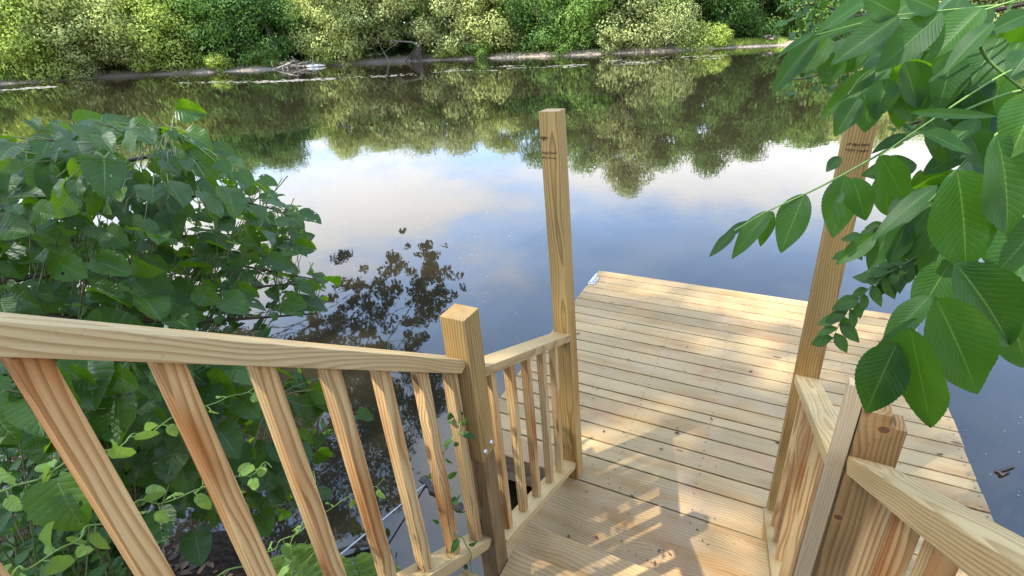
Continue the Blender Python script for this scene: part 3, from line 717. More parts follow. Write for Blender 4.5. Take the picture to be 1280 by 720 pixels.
# floating scum bands and pollen specks on the water
def flakes(name, pts, sizes, mat, label, cat, z=WZ + .004):
    V = []; F = []; q = np.random.default_rng(3)
    for (x, y), s in zip(pts, sizes):
        a0 = q.uniform(0, 6.28); ax = q.uniform(.5, 1.3); ca, sa = math.cos(a0), math.sin(a0); i0 = len(V)
        for k in range(4):
            th = k * math.pi / 2; r = s * q.uniform(.6, 1.2); px_, py_ = r * math.cos(th) * ax, r * math.sin(th) / ax
            V.append((x + ca * px_ - sa * py_, y + sa * px_ + ca * py_, z + q.uniform(0, .002)))
        F.append((i0, i0 + 1, i0 + 2, i0 + 3))
    return tag(put(name, mesh_np(name, V, F), mat), label, cat, kind='stuff')
q = np.random.default_rng(21); pts = []; sz = []
def scum(x0, y0, x1, y1, n, spread, s):
    for i in range(n):
        f = q.uniform(); p = onZ(x0 + (x1 - x0) * f, y0 + (y1 - y0) * f + q.normal(0, spread), WZ); pts.append(p[:2]); sz.append(s * q.uniform(.4, 1.4))
scum(225, 103.5, 330, 102, 90, .7, .20); scum(318, 103, 420, 98, 170, .8, .22); scum(420, 98, 520, 93, 60, .8, .18)
for k in range(26):
    a_ = q.uniform(530, 900); b_ = 92 - (a_ - 520) * .058 + q.normal(0, 2.2); scum(a_, b_, a_ + q.uniform(12, 50), b_ - q.uniform(.5, 2.5), int(q.uniform(8, 26)), .35, .18)
scum(0, 113, 70, 108, 120, .7, .25)
M_scum = simple('river_scum', C(.24, .22, .17), .8)
flakes('surface_scum', pts, sz, M_scum, 'pale bands of scum drifting along the far shore', 'scum')
pts = []; sz = []
for i in range(330):
    if i < 150: x, y = q.uniform(380, 1000), q.uniform(150, 300)
    else: x, y = q.normal(600, 60), q.normal(360, 60)
    p = onZ(x, y, WZ); pts.append(p[:2]); d = np.linalg.norm(p); sz.append(.0011 * d * q.uniform(.35, 1.2) * (.5 if i < 150 else .9))
for i in range(16):
    p = onZ(q.uniform(1200, 1280), q.uniform(520, 660), WZ); pts.append(p[:2]); sz.append(q.uniform(.002, .006))
flakes('pollen_specks', pts, sz, simple('pollen', C(.42, .42, .40), .8), 'tiny white specks floating on the open water', 'specks')

# ------------------------------------------------------------------ near trees that shade the dock and show as dark reflections
def canopy_tree(name, label, base, trunk_pts, blobs, rads, n, size, seed, r0_=.16, T_=None, mat=None):
    q = np.random.default_rng(seed); root = tag(empty(name, base), label, 'tree')
    limbs = [blobs[i] for i in q.choice(len(blobs), min(34, len(blobs)), replace=False)]
    put('trunk', branch_tree(trunk_pts, r0_, limbs, seed).mesh('trunk'), M_bark, root)
    T = Leaves(T_ or T_far); blob_leaves(T, blobs, rads, n, size, q, flat=.6)
    put('crown', T.mesh('crown', False), mat or L_canopy, root)
    return root
q = np.random.default_rng(77)
# A: unseen, set toward the sun, crown shaped to dapple the dock
cs = []; rs = []
for i in range(66):
    cs.append((-10.9 + q.normal(0, 2.5), -9.3 + q.normal(0, 2.5), 22 + q.normal(0, 1.3))); rs.append(q.uniform(.6, 1.2))
keep = []
for c_ in cs:
    ok = True
    for (px_, py_, pz_, rr_) in ((.9, .95, 2.4, .95), (-.9, .55, 2.0, .75), (-1.9, 1.2, 2.1, .85), (-2.6, .9, 2.1, .9)):  # gaps cut in the crown so sun reaches these leaves and rails
        v_ = np.array(c_) - (px_, py_, pz_); sd_ = np.array(sdir); off = np.linalg.norm(v_ - sd_ * v_.dot(sd_))
        ok = ok and off > rr_
    keep.append(ok)
cs = np.array(cs)[keep]; rs = np.array(rs)[keep]
bz = near_z(-12.5, -11.5)
canopy_tree('shade_tree', 'unseen near tree toward the sun, its crown shaped to dapple the dock with shade', (-12.5, -11.5, bz), [(-12.5, -11.5, bz - .2), (-12.3, -11.2, 7), (-11.6, -10.2, 15), (-10.9, -9.3, 22.2)], cs, rs, 8600, .24, 5, .34)
# B: leaning far out over the river downstream, seen as a dark reflection
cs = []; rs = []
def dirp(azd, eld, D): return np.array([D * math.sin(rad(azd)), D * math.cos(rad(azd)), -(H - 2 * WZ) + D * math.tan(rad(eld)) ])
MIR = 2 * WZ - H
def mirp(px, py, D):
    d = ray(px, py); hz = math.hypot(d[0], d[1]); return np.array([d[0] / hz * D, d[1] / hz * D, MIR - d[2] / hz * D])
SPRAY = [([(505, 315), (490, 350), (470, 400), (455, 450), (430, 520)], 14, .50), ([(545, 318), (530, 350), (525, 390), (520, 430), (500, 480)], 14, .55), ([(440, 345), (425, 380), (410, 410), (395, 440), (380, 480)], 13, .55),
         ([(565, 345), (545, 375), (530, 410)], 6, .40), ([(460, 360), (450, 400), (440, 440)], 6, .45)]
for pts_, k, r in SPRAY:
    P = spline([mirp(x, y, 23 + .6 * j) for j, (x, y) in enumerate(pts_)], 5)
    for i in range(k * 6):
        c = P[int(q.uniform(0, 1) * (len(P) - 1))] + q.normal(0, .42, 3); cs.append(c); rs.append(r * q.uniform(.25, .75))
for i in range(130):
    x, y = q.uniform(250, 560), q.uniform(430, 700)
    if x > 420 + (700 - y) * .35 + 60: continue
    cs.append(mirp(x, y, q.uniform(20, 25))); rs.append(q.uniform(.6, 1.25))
for i in range(60):  # extra unseen clumps added to darken the water at lower left
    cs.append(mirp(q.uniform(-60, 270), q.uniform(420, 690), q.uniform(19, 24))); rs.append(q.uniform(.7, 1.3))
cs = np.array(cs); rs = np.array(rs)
canopy_tree('overhanging_tree', 'tree leaning over the river, leaves darkened as if backlit, seen only as a reflection beside the newel', (-23, 4.5, near_z(-23, 4.5)), [(-23, 4.5, near_z(-23, 4.5) - .3), (-21.5, 6.5, 6), (-19, 9.5, 12), (-15, 14, 17)], cs, rs, 80000, .20, 6, .16, None, L_shadow)

# ------------------------------------------------------------------ the big-leaved shrub left of the steps
def in_poly(x, y, P):
    c = False; j = len(P) - 1
    for i in range(len(P)):
        if (P[i][1] > y) != (P[j][1] > y) and x < (P[j][0] - P[i][0]) * (y - P[i][1]) / (P[j][1] - P[i][1]) + P[i][0]: c = not c
        j = i
    return c
def leafy_mass(poly, n, xr, q, bias=1.0):
    out = []; x0 = min(p[0] for p in poly); x1 = max(p[0] for p in poly); y0 = min(p[1] for p in poly); y1 = max(p[1] for p in poly)
    while len(out) < n:
        x, y = q.uniform(x0, x1), q.uniform(y0, y1)
        if in_poly(x, y, poly): out.append(onX(x, y, xr[0] + (xr[1] - xr[0]) * q.uniform() ** bias))
    return np.array(out)
q = np.random.default_rng(31)
shr = tag(empty('heart_leaved_tree', (-3.4, -.2, near_z(-3.4, -.2))), 'dark green tree with big heart-shaped leaves overhanging the water left of the railing', 'tree')
root_p = np.array([-3.4, -.2, near_z(-3.4, -.2)])
BR = [[(-60, 215), (60, 205), (150, 170), (215, 160)], [(-60, 240), (90, 215), (230, 190), (300, 205)], [(-60, 270), (120, 255), (260, 245), (345, 262)], [(-60, 300), (110, 300), (250, 295), (385, 300)],
      [(-60, 360), (90, 340), (240, 325), (400, 350)], [(-60, 420), (100, 390), (260, 365), (420, 350)], [(-60, 400), (120, 400), (270, 400), (395, 392)], [(-60, 180), (30, 182), (90, 165), (140, 172)]]
BX = [-2.0, -2.3, -2.0, -2.3, -2.1, -1.9, -1.7, -2.5]
T = Tubes(); bpts = []
fork = root_p + np.array([.2, .1, 1.5])
T.add(spline([root_p - (0, 0, .2), root_p + (.05, .1, .7), fork], 6), np.linspace(.07, .05, 13), 7)
for br, bx in zip(BR, BX):
    P = [onX(x, y, bx - .55 + .55 * k / 3) for k, (x, y) in enumerate(br)]
    st = fork + np.array([0, 0, q.uniform(-.3, .2)]); Q = spline([st, (st + P[0]) / 2 + (0, 0, .15)] + P, 8)
    T.add(Q, np.linspace(.022, .003, len(Q)), 6); bpts.append(Q[14:])
allb = np.concatenate(bpts)
put('trunk', T.mesh('trunk'), M_brown, shr)
LV = Leaves(T_heart); PT = Tubes()
def heart(pos, L, q, near_branch=True, rollv=.5, lit=.0):
    k = np.argmin(np.linalg.norm(allb - pos, axis=1)); a = allb[k]
    out = unit(pos - a + np.array([.35, .35, -.1]) * .12)
    t = unit(out * np.array([1, 1, .35]) + np.array([.25, .15, -.45]) + q.normal(0, .28, 3))
    n = unit(np.array([.25, -.25, 1.0]) + q.normal(0, rollv, 3))
    LV.add(pos - t * L * .4, t, n, L, L * q.uniform(.78, .95), q.uniform(.08, .42), q.uniform(.02, .32))
    bs = pos - t * L * .4; dist = np.linalg.norm(bs - a); st = a if dist < .28 else bs - unit(bs - a) * q.uniform(.07, .16)
    PT.add([st, (st + bs) / 2 + (0, 0, .012), bs + t * .004], [.0022, .0017, .0014], 4)
POLY = [(-60, 190), (30, 182), (95, 160), (150, 158), (235, 160), (262, 188), (300, 205), (335, 232), (360, 258), (385, 280), (392, 300), (370, 318), (352, 330), (395, 338), (420, 352), (395, 392), (370, 385), (352, 372), (320, 362), (300, 378), (290, 405), (160, 400), (-60, 385)]
for p in leafy_mass(POLY, 820, (-1.55, -3.0), q): heart(p, .035 + .075 * q.uniform() ** 1.4, q, rollv=.6)
for k, Q in enumerate(bpts):                                     # leaves along every bough
    for i in range(3, len(Q), 2): heart(Q[i] + q.normal(0, .05, 3), q.uniform(.06, .12), q)
for (x, y, bx, L) in [(185, 370, -1.75, .15), (168, 235, -2.0, .12), (252, 205, -1.9, .12), (215, 262, -1.95, .13), (75, 222, -1.8, .12), (62, 250, -1.9, .13), (385, 380, -1.7, .13), (412, 350, -1.75, .11), (385, 272, -2.0, .11), (365, 258, -2.1, .1), (305, 375, -1.8, .12), (140, 415, -1.6, .17), (98, 185, -1.9, .14), (130, 160, -2.1, .12)]:
    heart(onX(x, y, bx), L, q, rollv=.25)
POLY2 = [(-40, 440), (330, 455), (400, 470), (440, 520), (420, 560), (395, 590), (385, 640), (330, 660), (240, 640), (170, 610), (60, 560), (-40, 520)]
LOW = [[(-60, 520), (100, 500), (230, 490), (340, 500)], [(60, 560), (170, 560), (280, 560), (390, 560)], [(120, 640), (220, 610), (310, 600), (380, 640)], [(200, 470), (320, 480), (410, 500), (450, 520)]]
T2 = Tubes(); lowb = []
for br in LOW:
    P = [onX(x, y, -2.15 + .22 * k) for k, (x, y) in enumerate(br)]; Q = spline([root_p + (.1, .1, .6)] + P, 8); T2.add(Q, np.linspace(.012, .003, len(Q)), 5); lowb.append(Q[8:])
put('low_boughs', T2.mesh('low_boughs'), M_brown, shr)
allb = np.concatenate(lowb)
for p in leafy_mass(POLY2, 560, (-1.38, -2.6), q): heart(p, .04 + .075 * q.uniform() ** 1.3, q, rollv=.5)
for (x, y, bx, L) in [(147, 520, -1.45, .12), (312, 575, -1.45, .13), (65, 545, -1.5, .14), (215, 572, -1.5, .12), (225, 545, -1.45, .11), (110, 468, -1.5, .15), (330, 500, -1.6, .1), (405, 615, -1.55, .09), (455, 520, -1.4, .07), (405, 505, -1.45, .09), (80, 625, -1.4, .13), (280, 470, -1.6, .13), (245, 680, -1.5, .10), (200, 655, -1.45, .10)]:
    heart(onX(x, y, bx), L, q, rollv=.22)
put('foliage', LV.mesh('foliage'), L_heart, shr)
put('leaf_stalks', PT.mesh('leaf_stalks'), M_twig, shr)

# small-leaved undergrowth at the foot
def sprig_plant(name, label, cat, base, tips, nl, L, q, matleaf, r=.004, wr=.55, nrm=(.2, -.3, 1.0), pair=False, rollv=.35, stemmat=None, template=None):
    root = tag(empty(name, base), label, cat); T = Tubes(); LVs = Leaves(template or T_small)
    for tip in tips:
        tip = np.asarray(tip); m_ = (np.asarray(base) + tip) / 2 + q.normal(0, .06, 3) + (0, 0, .10); Q = spline([base, m_, tip], 10)
        T.add(Q, np.linspace(r, r * .35, len(Q)), 5)
        for i in range(nl):
            f = .25 + .75 * i / max(1, nl - 1); k = min(len(Q) - 2, int(f * (len(Q) - 1))); tg = unit(Q[k + 1] - Q[k])
            sdv = unit(np.cross(tg, (0, 0, 1))) * (1 if i % 2 else -1)
            for sg in ((1, -1) if pair else (1,)):
                t_ = unit(sdv * sg + tg * .6 + q.normal(0, .25, 3) + np.array([0, 0, -.1])); LVs.add(Q[k] + t_ * .006, t_, unit(np.array(nrm) + q.normal(0, rollv, 3)), L * q.uniform(.7, 1.2), L * wr * q.uniform(.9, 1.1), .12, .12)
    put('stems', T.mesh('stems'), stemmat or M_twig, root); put('foliage', LVs.mesh('foliage'), matleaf, root); return root
UND = [((30, 500), -2.0, 'small-leaved plant low on the bank at the left edge under the handrail'), ((40, 600), -1.8, 'small-leaved plant on the dark soil left of the nearest baluster'), ((70, 460), -2.3, 'leafy seedling clump under the left end of the handrail')]
for k, ((x, y), bx, lab) in enumerate(UND):
    c = onX(x, y, bx); base = np.array([c[0] - .25, c[1] - .1, near_z(c[0] - .25, c[1] - .1)])
    tips = [onX(x + q.normal(0, 55), y + q.normal(0, 38), bx + q.normal(0, .2)) for i in range(24)]
    sprig_plant('undergrowth_plant', lab, 'plant', base, tips, 9, .055, q, L_small, pair=True)
# small glossy shrub inside the spreading boughs
c = onX(235, 300, -2.2); base = np.array([-2.5, .1, near_z(-2.5, .1)])
tips = [onX(q.uniform(60, 370), q.uniform(215, 375), -2.1 + q.normal(0, .25)) for i in range(60)]
sprig_plant('slender_shrub', 'slender shrub with small oval leaves growing through the heart-leaved boughs', 'shrub', base, tips, 11, .062, q, L_small, r=.006, pair=True)
# twiners
def vine(label, px, bx, n, L, q, mat, r=.0022, both=True):
    P = [onX(x, y, b) for (x, y), b in zip(px, bx)]; Q = spline([p_ + q.normal(0, .006, 3) for p_ in spline(P, 4)], 5); root = tag(empty('climbing_vine', Q[0]), label, 'vine')
    T = Tubes(); T.add(Q, np.linspace(r, r * .5, len(Q)), 5); LVs = Leaves(T_heart)
    for i in range(n):
        k = int((i + .5) / n * (len(Q) - 2)); tg = unit(Q[k + 1] - Q[k]); sdv = unit(np.cross(tg, (.3, -.5, .8))) * (1 if i % 2 else -1)
        bs = Q[k] + sdv * .014 + (0, 0, -.004); t_ = unit(sdv * .8 + tg * .3 + np.array([.0, -.1, -.55]) + q.normal(0, .25, 3))
        T.add([Q[k], bs], [.0013, .0009], 4); LVs.add(bs, t_, unit(np.array([.5, -.7, .55]) + q.normal(0, .5, 3)), L * q.uniform(.4, 1.3), L * q.uniform(.45, .85), q.uniform(0, .4), q.uniform(0, .3))
    put('stem', T.mesh('stem'), M_rachis, root); put('foliage', LVs.mesh('foliage'), mat, root); return root
vine('yellow-green vine trailing from the left edge between the first two balusters', [(-30, 625), (40, 600), (110, 570), (170, 545), (240, 512), (330, 478)], [-1.15, -1.15, -1.15, -1.18, -1.2, -1.25], 16, .042, q, L_vine)
vine('low yellow-green vine with pale heart leaves crossing the bottom left corner', [(-20, 735), (40, 705), (110, 665), (200, 625), (290, 600), (345, 580)], [-1.05, -1.05, -1.08, -1.1, -1.12, -1.15], 22, .046, q, L_vine)
vine('thin vine climbing from the bottom edge toward the third baluster', [(250, 740), (310, 700), (370, 668), (430, 625), (480, 598)], [-1.05, -1.06, -1.07, -1.08, -1.08], 12, .036, q, L_vine)
vine('curling vine tip standing up between the second and third balusters', [(350, 735), (362, 700), (372, 660), (384, 620), (396, 595)], [-1.05, -1.05, -1.06, -1.07, -1.07], 9, .026, q, L_vine)
vine('twining vine wound round the baluster next to the left newel', [(590, 715), (578, 672), (552, 655), (572, 615), (545, 590), (558, 560), (572, 540), (572, 515), (560, 505)], [-.868, -.872, -.93, -.874, -.94, -.90, -.876, -.90, -.94], 17, .036, q, L_small)
# ferns
def fern(label, px, bx, fronds, q):
    base = onX(*px, bx); gz = near_z(base[0], base[1]); root = tag(empty('fern', (base[0], base[1], gz)), label, 'fern'); LVs = Leaves(T_small); T = Tubes()
    b0 = np.array([base[0], base[1], max(gz, base[2] - .25)])
    T.add([(base[0], base[1], gz - .05), b0], [.006, .004], 5)
    for (x, y, b) in fronds:
        tip = onX(x, y, b); m_ = (b0 + tip) / 2 + (0, 0, .09); Q = spline([b0, m_, tip], 9); T.add(Q, np.linspace(.003, .001, len(Q)), 4)
        Lf = np.linalg.norm(tip - b0)
        for k in range(2, len(Q) - 1):
            tg = unit(Q[k + 1] - Q[k]); f = k / len(Q); ln = Lf * .26 * math.sin(math.pi * (.12 + .86 * f)) ** .8
            for sg in (1, -1):
                sdv = unit(np.cross(tg, (.2, -.3, 1))) * sg; LVs.add(Q[k], unit(sdv + tg * .45 + (0, 0, -.1)), unit(np.array([.2, -.4, 1.]) + q.normal(0, .15, 3)), ln, min(.013, ln * .3), .2, .1)
    put('stems', T.mesh('stems'), M_rachis, root); put('fronds', LVs.mesh('fronds'), L_fern, root)
fern('yellow-green fern at the bottom edge below the third baluster', (395, 745), -1.35, [(355, 690, -1.35), (385, 678, -1.4), (420, 690, -1.3), (435, 712, -1.25), (345, 715, -1.3)], q)
fern('yellow-green fern at the bottom edge below the fourth baluster', (462, 748), -1.25, [(440, 695, -1.25), (462, 690, -1.3), (490, 703, -1.2), (500, 722, -1.18)], q)

# ------------------------------------------------------------------ compound leaves hanging in from the right
q = np.random.default_rng(41)
bz = near_z(1.75, .15)
hk = tag(empty('compound_leaved_tree', (1.75, .15, bz)), 'tree at the right edge whose long compound leaves hang over the railing', 'tree')
T = Tubes()
trunk = spline([(1.75, .15, bz - .2), (1.72, .2, 1.6), (1.65, .3, 3.2), (1.7, .35, 5.5)], 8); T.add(trunk, np.linspace(.09, .05, len(trunk)), 9)
put('trunk', T.mesh('trunk'), M_bark, hk)
BT = Tubes(); RC = Tubes(); LB = Leaves(T_big)
CAMDIR = lambda P: unit(O - P)
def pxleaf(bx, by, tx, ty, wpx, depth, dd=0.0, roll=0.0, droop=.08, fold=.10, jit=.25):
    """one leaf blade: stalk end and tip as seen in the photograph, at real depth and size"""
    b = onD(bx, by, depth); tp = onD(tx, ty, depth + dd); t_ = tp - b; L = np.linalg.norm(t_)
    W = wpx / CF * (depth + dd / 2)
    n = CAMDIR(b) * .9 + np.array([-.1, -.25, .55]) + q.normal(0, jit, 3) * .5
    n = unit(n - unit(t_) * np.dot(n, unit(t_)))
    if roll: n = n * math.cos(roll) + np.cross(unit(t_), n) * math.sin(roll)
    LB.add(b, t_, n, L, W, droop, fold)
A1 = [ # upper leaf, nearest
 (1122, 18, 1080, -6, 34, .95, 0), (1172, 13, 1132, -8, 32, .95, 0), (1124, 20, 1038, 78, 36, .95, .04), (1178, 15, 1094, 90, 44, .95, .05), (1229, 9, 1161, 74, 46, .93, .04),
 (1088, -4, 1019, 42, 24, 1.05, .02), (1094, 21, 1022, 43, 14, 1.02, 0), (1022, 45, 964, 112, 30, 1.08, .03), (1020, 40, 968, 70, 10, 1.06, .0), (1037, 46, 1003, 92, 30, 1.12, .02),
 (1045, 66, 1035, 108, 34, 1.12, .02), (1062, 48, 1030, 86, 30, 1.15, .02), (1078, 50, 1058, 92, 30, 1.14, .03),
 (1092, 86, 1027, 147, 28, 1.10, .03), (1074, 122, 1043, 168, 30, 1.08, .02), (1088, 112, 1081, 166, 36, 1.09, .02), (1110, 98, 1094, 148, 36, 1.06, .02),
 (1130, 78, 1152, 136, 44, 1.04, .03), (1126, 112, 1142, 152, 40, 1.08, .02), (1192, 62, 1174, 142, 44, 1.06, .03), (1160, 66, 1186, 118, 44, 1.12, .03), (1236, 33, 1161, 103, 15, .92, .02),
 (1242, 28, 1178, 83, 26, .90, .01), (1290, 15, 1236, 38, 24, .90, 0), (1252, 46, 1206, 112, 44, 1.04, .03), (1275, 52, 1240, 108, 40, 1.08, .03), (1290, 60, 1262, 96, 34, .98, .0)]
A2 = [ # middle leaf reaching toward the left
 (920, 288, 886, 320, 14, 1.22, 0), (962, 264, 911, 320, 26, 1.20, .02), (966, 264, 948, 308, 20, 1.22, .02), (1006, 242, 973, 316, 40, 1.16, .03), (940, 276, 900, 300, 14, 1.24, .0),
 (1056, 219, 1041, 298, 40, 1.12, .03), (1066, 222, 1084, 278, 34, 1.06, .02), (1100, 194, 1135, 254, 36, 1.04, .03), (1044, 252, 1052, 286, 15, 1.05, .0), (1054, 240, 1040, 268, 9, 1.06, .0), (1102, 212, 1117, 272, 44, 1.14, .03),
 (1150, 163, 1216, 192, 24, .96, -.02), (1138, 141, 1258, 143, 13, .94, 0), (1132, 168, 1092, 186, 15, 1.12, 0), (1050, 196, 1033, 214, 15, 1.18, 0), (1165, 150, 1190, 205, 40, 1.10, .02), (1225, 150, 1180, 180, 22, 1.05, .0), (1205, 160, 1240, 210, 40, 1.08, .02)]
A3 = [ # the big lower leaves
 (1196, 212, 1222, 347, 88, .86, .05), (1246, 170, 1283, 298, 92, .82, .05), (1300, 112, 1264, 196, 60, .80, .02), (1172, 231, 1088, 292, 24, 1.00, .02), (1166, 252, 1128, 308, 28, 1.04, .02),
 (1134, 278, 1110, 330, 30, 1.06, .02), (1095, 292, 1045, 331, 22, 1.10, .02), (1112, 290, 1085, 337, 28, 1.10, .02), (1160, 285, 1126, 324, 36, 1.08, .02), (1182, 300, 1152, 350, 36, 1.08, .02),
 (1190, 324, 1143, 400, 46, .95, .04), (1163, 370, 1098, 432, 32, .92, .02), (1168, 370, 1238, 506, 78, .86, .06), (1122, 428, 1076, 522, 56, .84, .04), (1138, 410, 1164, 534, 76, .82, .05),
 (1146, 398, 1068, 482, 24, .90, .03), (1195, 330, 1292, 446, 80, .90, .05), (1305, 275, 1236, 352, 60, .95, .03), (1230, 230, 1250, 330, 60, 1.05, .03), (1255, 380, 1300, 470, 60, .98, .04), (1290, 180, 1240, 260, 60, 1.0, .03)]
for a in A1 + A2 + A3: pxleaf(*a[:6], dd=a[6], roll=q.normal(0, .26), droop=q.uniform(.0, .22), fold=q.uniform(.04, .24))
for path, r in (([(1330, -6), (1250, 6), (1180, 13), (1120, 19)], .0026), ([(1330, 15), (1240, 32), (1150, 66), (1085, 90), (1060, 118)], .0028), ([(1330, -20), (1200, 20), (1100, 25), (1018, 44)], .0024),
                ([(1330, 105), (1250, 120), (1150, 165), (1060, 215), (1012, 240), (960, 264), (918, 288)], .0034), ([(1330, 60), (1250, 95), (1150, 160), (1100, 195)], .0026), ([(1330, 120), (1270, 150), (1225, 185), (1196, 213), (1150, 262), (1095, 292)], .0034),
                ([(1330, 180), (1270, 225), (1215, 290), (1165, 368), (1140, 408), (1120, 430)], .0034), ([(1330, 150), (1290, 165), (1246, 172)], .0024), ([(1226, 60), (1240, 80), (1290, 120), (1340, 150)], .0036)):
    dep = .97 if path[1][1] < 100 else (1.08 if path[-1][0] < 1110 else .93)
    Q = spline([onD(x, y, dep + .02 * i) for i, (x, y) in enumerate(path)], 8); RC.add(Q, np.linspace(r, r * .45, len(Q)), 6)
for e in (onD(1330, 0, .97), onD(1330, 110, 1.0), onD(1335, 160, .98)):
    Q = spline([trunk[18], (trunk[18] + e) / 2 + (0, 0, .12), e], 8); BT.add(Q, np.linspace(.022, .005, len(Q)), 7)
put('boughs', BT.mesh('boughs'), M_bark, hk)
put('leaf_stalks', RC.mesh('leaf_stalks'), M_rachis, hk)
for (poly, n, dep) in (([(1040, -10), (1290, -10), (1290, 130), (1200, 130), (1150, 100), (1070, 60)], 34, (1.12, 1.4)), ([(1150, 190), (1290, 120), (1290, 420), (1240, 380), (1160, 290), (1120, 250)], 30, (1.12, 1.4)), ([(1120, 60), (1250, 60), (1230, 130), (1150, 120)], 10, (1.1, 1.2))):
    k = 0
    while k < n:
        x, y = q.uniform(1030, 1300), q.uniform(-20, 430)
        if not in_poly(x, y, poly): continue
        a_ = q.normal(2.2, .5); ln = q.uniform(55, 85); pxleaf(x, y, x + math.cos(a_) * ln, y + math.sin(a_) * ln, ln * .5, q.uniform(*dep), dd=q.normal(.03, .04), roll=q.normal(0, .5), jit=.5); k += 1
put('foliage', LB.mesh('foliage'), L_big, hk)
# small-leaved sprays behind
LS = Leaves(T_small); RS = Tubes()
for path, n, wpx in (([(1190, 285), (1150, 318), (1105, 345), (1075, 372), (1055, 395), (1040, 425)], 26, 20), ([(1200, 300), (1150, 325), (1120, 345), (1098, 352)], 18, 17), ([(1240, 200), (1180, 240), (1130, 270), (1085, 290), (1062, 318)], 22, 16), ([(1290, 290), (1240, 330), (1190, 345)], 14, 20), ([(1260, 240), (1200, 270), (1165, 310)], 16, 22)):
    Q = spline([onD(x, y, 1.45 + .04 * i) for i, (x, y) in enumerate(path)], 10); RS.add(Q, np.linspace(.0026, .001, len(Q)), 5)
    for i in range(n):
        k = min(len(Q) - 2, int((i + .8) / n * (len(Q) - 1))); tg = unit(Q[k + 1] - Q[k]); sdv = unit(np.cross(tg, CAMDIR(Q[k]))) * (1 if i % 2 else -1)
        t_ = unit(sdv * .7 + tg * .5 + np.array([0, 0, -.45]) + q.normal(0, .25, 3)); LL = wpx * 1.6 / CF * 1.5 * q.uniform(.75, 1.2)
        LS.add(Q[k], t_, unit(CAMDIR(Q[k]) + np.array([0, 0, .6]) + q.normal(0, .4, 3)), LL, LL * .52, .12, .12)
root = tag(empty('small_leaved_sapling', (1.5, .75, near_z(1.5, .75))), 'sapling with small oval leaves behind the long compound leaves', 'sapling')
T = Tubes(); e0 = onD(1190, 285, 1.45); Q = spline([(1.5, .75, near_z(1.5, .75) - .1), (1.45, .8, 1.0), e0 + (.35, 0, .1), e0], 8); T.add(Q, np.linspace(.012, .003, len(Q)), 6)
for e in (onD(1200, 300, 1.45), onD(1240, 200, 1.45), onD(1290, 290, 1.45), onD(1260, 240, 1.45)): T.add(spline([Q[-9], e], 6), np.linspace(.005, .0026, 7), 5)
put('stem', T.mesh('stem'), M_brown, root); put('twigs', RS.mesh('twigs'), M_twig, root); put('foliage', LS.mesh('foliage'), L_small, root)
# a farther leafy branch at the top, dark small leaves
LS = Leaves(T_small); RS = Tubes(); base = np.array([3.2, 1.2, near_z(3.2, 1.2)])
hub = np.array([3.0, 1.9, 3.1]); RS.add(spline([base - (0, 0, .1), base + (0, .1, 1.8), hub], 8), np.linspace(.05, .02, 17), 7)
for path in ([(1120, 10), (1060, 15), (1020, 5), (990, 12)], [(1120, 40), (1050, 35), (1010, 45), (985, 62)], [(1120, 60), (1070, 70), (1020, 95), (985, 100)], [(1130, 90), (1090, 95), (1065, 105)], [(1200, 140), (1160, 150), (1140, 160)]):
    Q = spline([hub] + [onD(x, y, 2.6) for x, y in path], 9); RS.add(Q, np.linspace(.012, .002, len(Q)), 5)
    for i in range(70):
        k = int(q.uniform(.3, 1) * (len(Q) - 2)); tg = unit(Q[k + 1] - Q[k]); t_ = unit(tg * .4 + q.normal(0, .7, 3) + np.array([0, 0, -.3])); LL = q.uniform(.035, .07)
        LS.add(Q[k] + q.normal(0, .05, 3), t_, unit(np.array([-.2, -.4, 1]) + q.normal(0, .4, 3)), LL, LL * .6, .1, .1)
root = tag(empty('bank_sapling', base), 'farther small-leaved sapling peeping out left of the topmost long leaves', 'sapling')
put('stems', RS.mesh('stems'), M_brown, root); put('foliage', LS.mesh('foliage'), L_small, root)

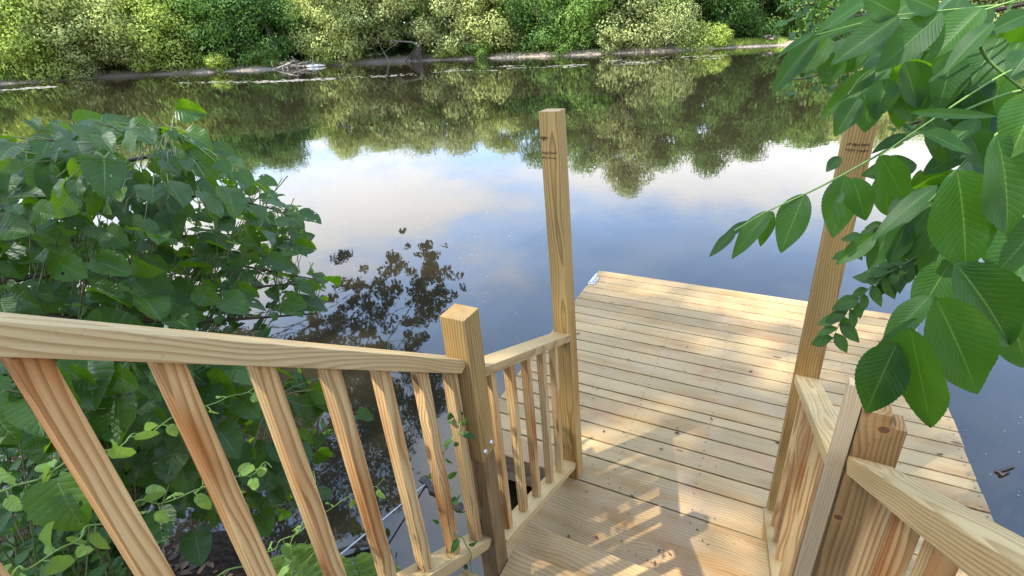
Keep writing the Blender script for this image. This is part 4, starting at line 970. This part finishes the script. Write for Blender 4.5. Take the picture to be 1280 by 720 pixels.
LL_ = Leaves(T_small); q = np.random.default_rng(66)
for i in range(2600):
    x, y = q.uniform(-4.5, -.98), q.uniform(-1.6, .9); z = near_z(x, y)
    if z < WZ + .01: continue
    a_ = q.uniform(0, 6.28); LL_.add((x, y, z + .012), (math.cos(a_), math.sin(a_), q.normal(0, .25)), unit(np.array([0, 0, 1.]) + q.normal(0, .3, 3)), q.uniform(.03, .09), q.uniform(.015, .045), q.uniform(-.2, .2), .15)
tag(put('leaf_litter', LL_.mesh('leaf_litter'), leaf_mat('dead_leaf', C(.045, .028, .015), C(.12, .075, .04), C(.08, .04, .015), .1, veins=False, rough=.8)), 'brown dead leaves littering the dark soil of the near bank', 'litter', kind='stuff')
LL_ = Leaves(T_small); q = np.random.default_rng(67)
for i in range(190):
    x, y = (q.uniform(X0 + .05, X1 - .05), q.uniform(2.15, 4.9)) if i < 130 else (q.uniform(-.8, .2), q.uniform(1.62, 2.15))
    a_ = q.uniform(0, 6.28); L0 = q.uniform(.005, .016) if i % 9 else q.uniform(.02, .04)
    LL_.add((x, y, .006), (math.cos(a_), math.sin(a_), .05), (0, 0, 1.), L0, L0 * q.uniform(.25, .6), .1, .1)
tag(put('deck_litter', LL_.mesh('deck_litter'), bpy.data.materials['dead_leaf']), 'crumbs of dead leaf scattered over the dock boards', 'litter', kind='stuff')
# ------------------------------------------------------------------ things in the water by the steps
T = Tubes(); T.add(np.linspace(onZ(398, 716, -.16), onZ(575, 570, -.50), 6), .006, 8)
tag(put('metal_pipe', T.mesh('metal_pipe'), simple('dull_zinc', C(.42, .43, .44), .5, .6)), 'thin galvanised pipe slanting from the bank into the water behind the balusters', 'pipe')
T = Tubes(); q = np.random.default_rng(8)
T.add(spline([onZ(520, 590, -.44), onZ(535, 606, -.405), onZ(558, 626, -.395), onZ(582, 640, -.42)], 6), .030 + .008 * np.sin(np.arange(19) * 1.7) + .006 * np.cos(np.arange(19) * 3.1), 8)
tag(put('sunken_log', T.mesh('sunken_log'), M_dark), 'dark half-sunk log in the water behind the vine-wrapped baluster', 'log')
T = Tubes(); T.add(spline([onZ(418, 690, -.36), onZ(440, 683, -.36), onZ(462, 680, -.37)], 5), np.linspace(.010, .015, 11), 7)
tag(put('driftwood_stick', T.mesh('driftwood_stick'), M_brown), 'short brown stick lying at the water edge above the ferns', 'stick')
T = Tubes()
for a, b in (((1247, 590), (1268, 583)), ((1250, 594), (1262, 590)), ((1244, 588), (1256, 594))): T.add([onZ(*a, WZ + .008), onZ(*b, WZ + .010)], [.012, .006], 5)
tag(put('floating_twig', T.mesh('floating_twig'), M_dark), 'small dark clump of twigs floating right of the dock edge', 'twig')

# ------------------------------------------------------------------ output
sc.view_settings.view_transform = 'Standard'; sc.view_settings.look = 'None'
sc.view_settings.exposure = 1.55; sc.view_settings.gamma = 1.0; sc.view_settings.use_curve_mapping = False
sc.cycles.max_bounces = 8; sc.cycles.transparent_max_bounces = 12; sc.cycles.use_denoising = True
sc.cycles.caustics_reflective = False; sc.cycles.caustics_refractive = False; sc.cycles.sample_clamp_indirect = 4.0
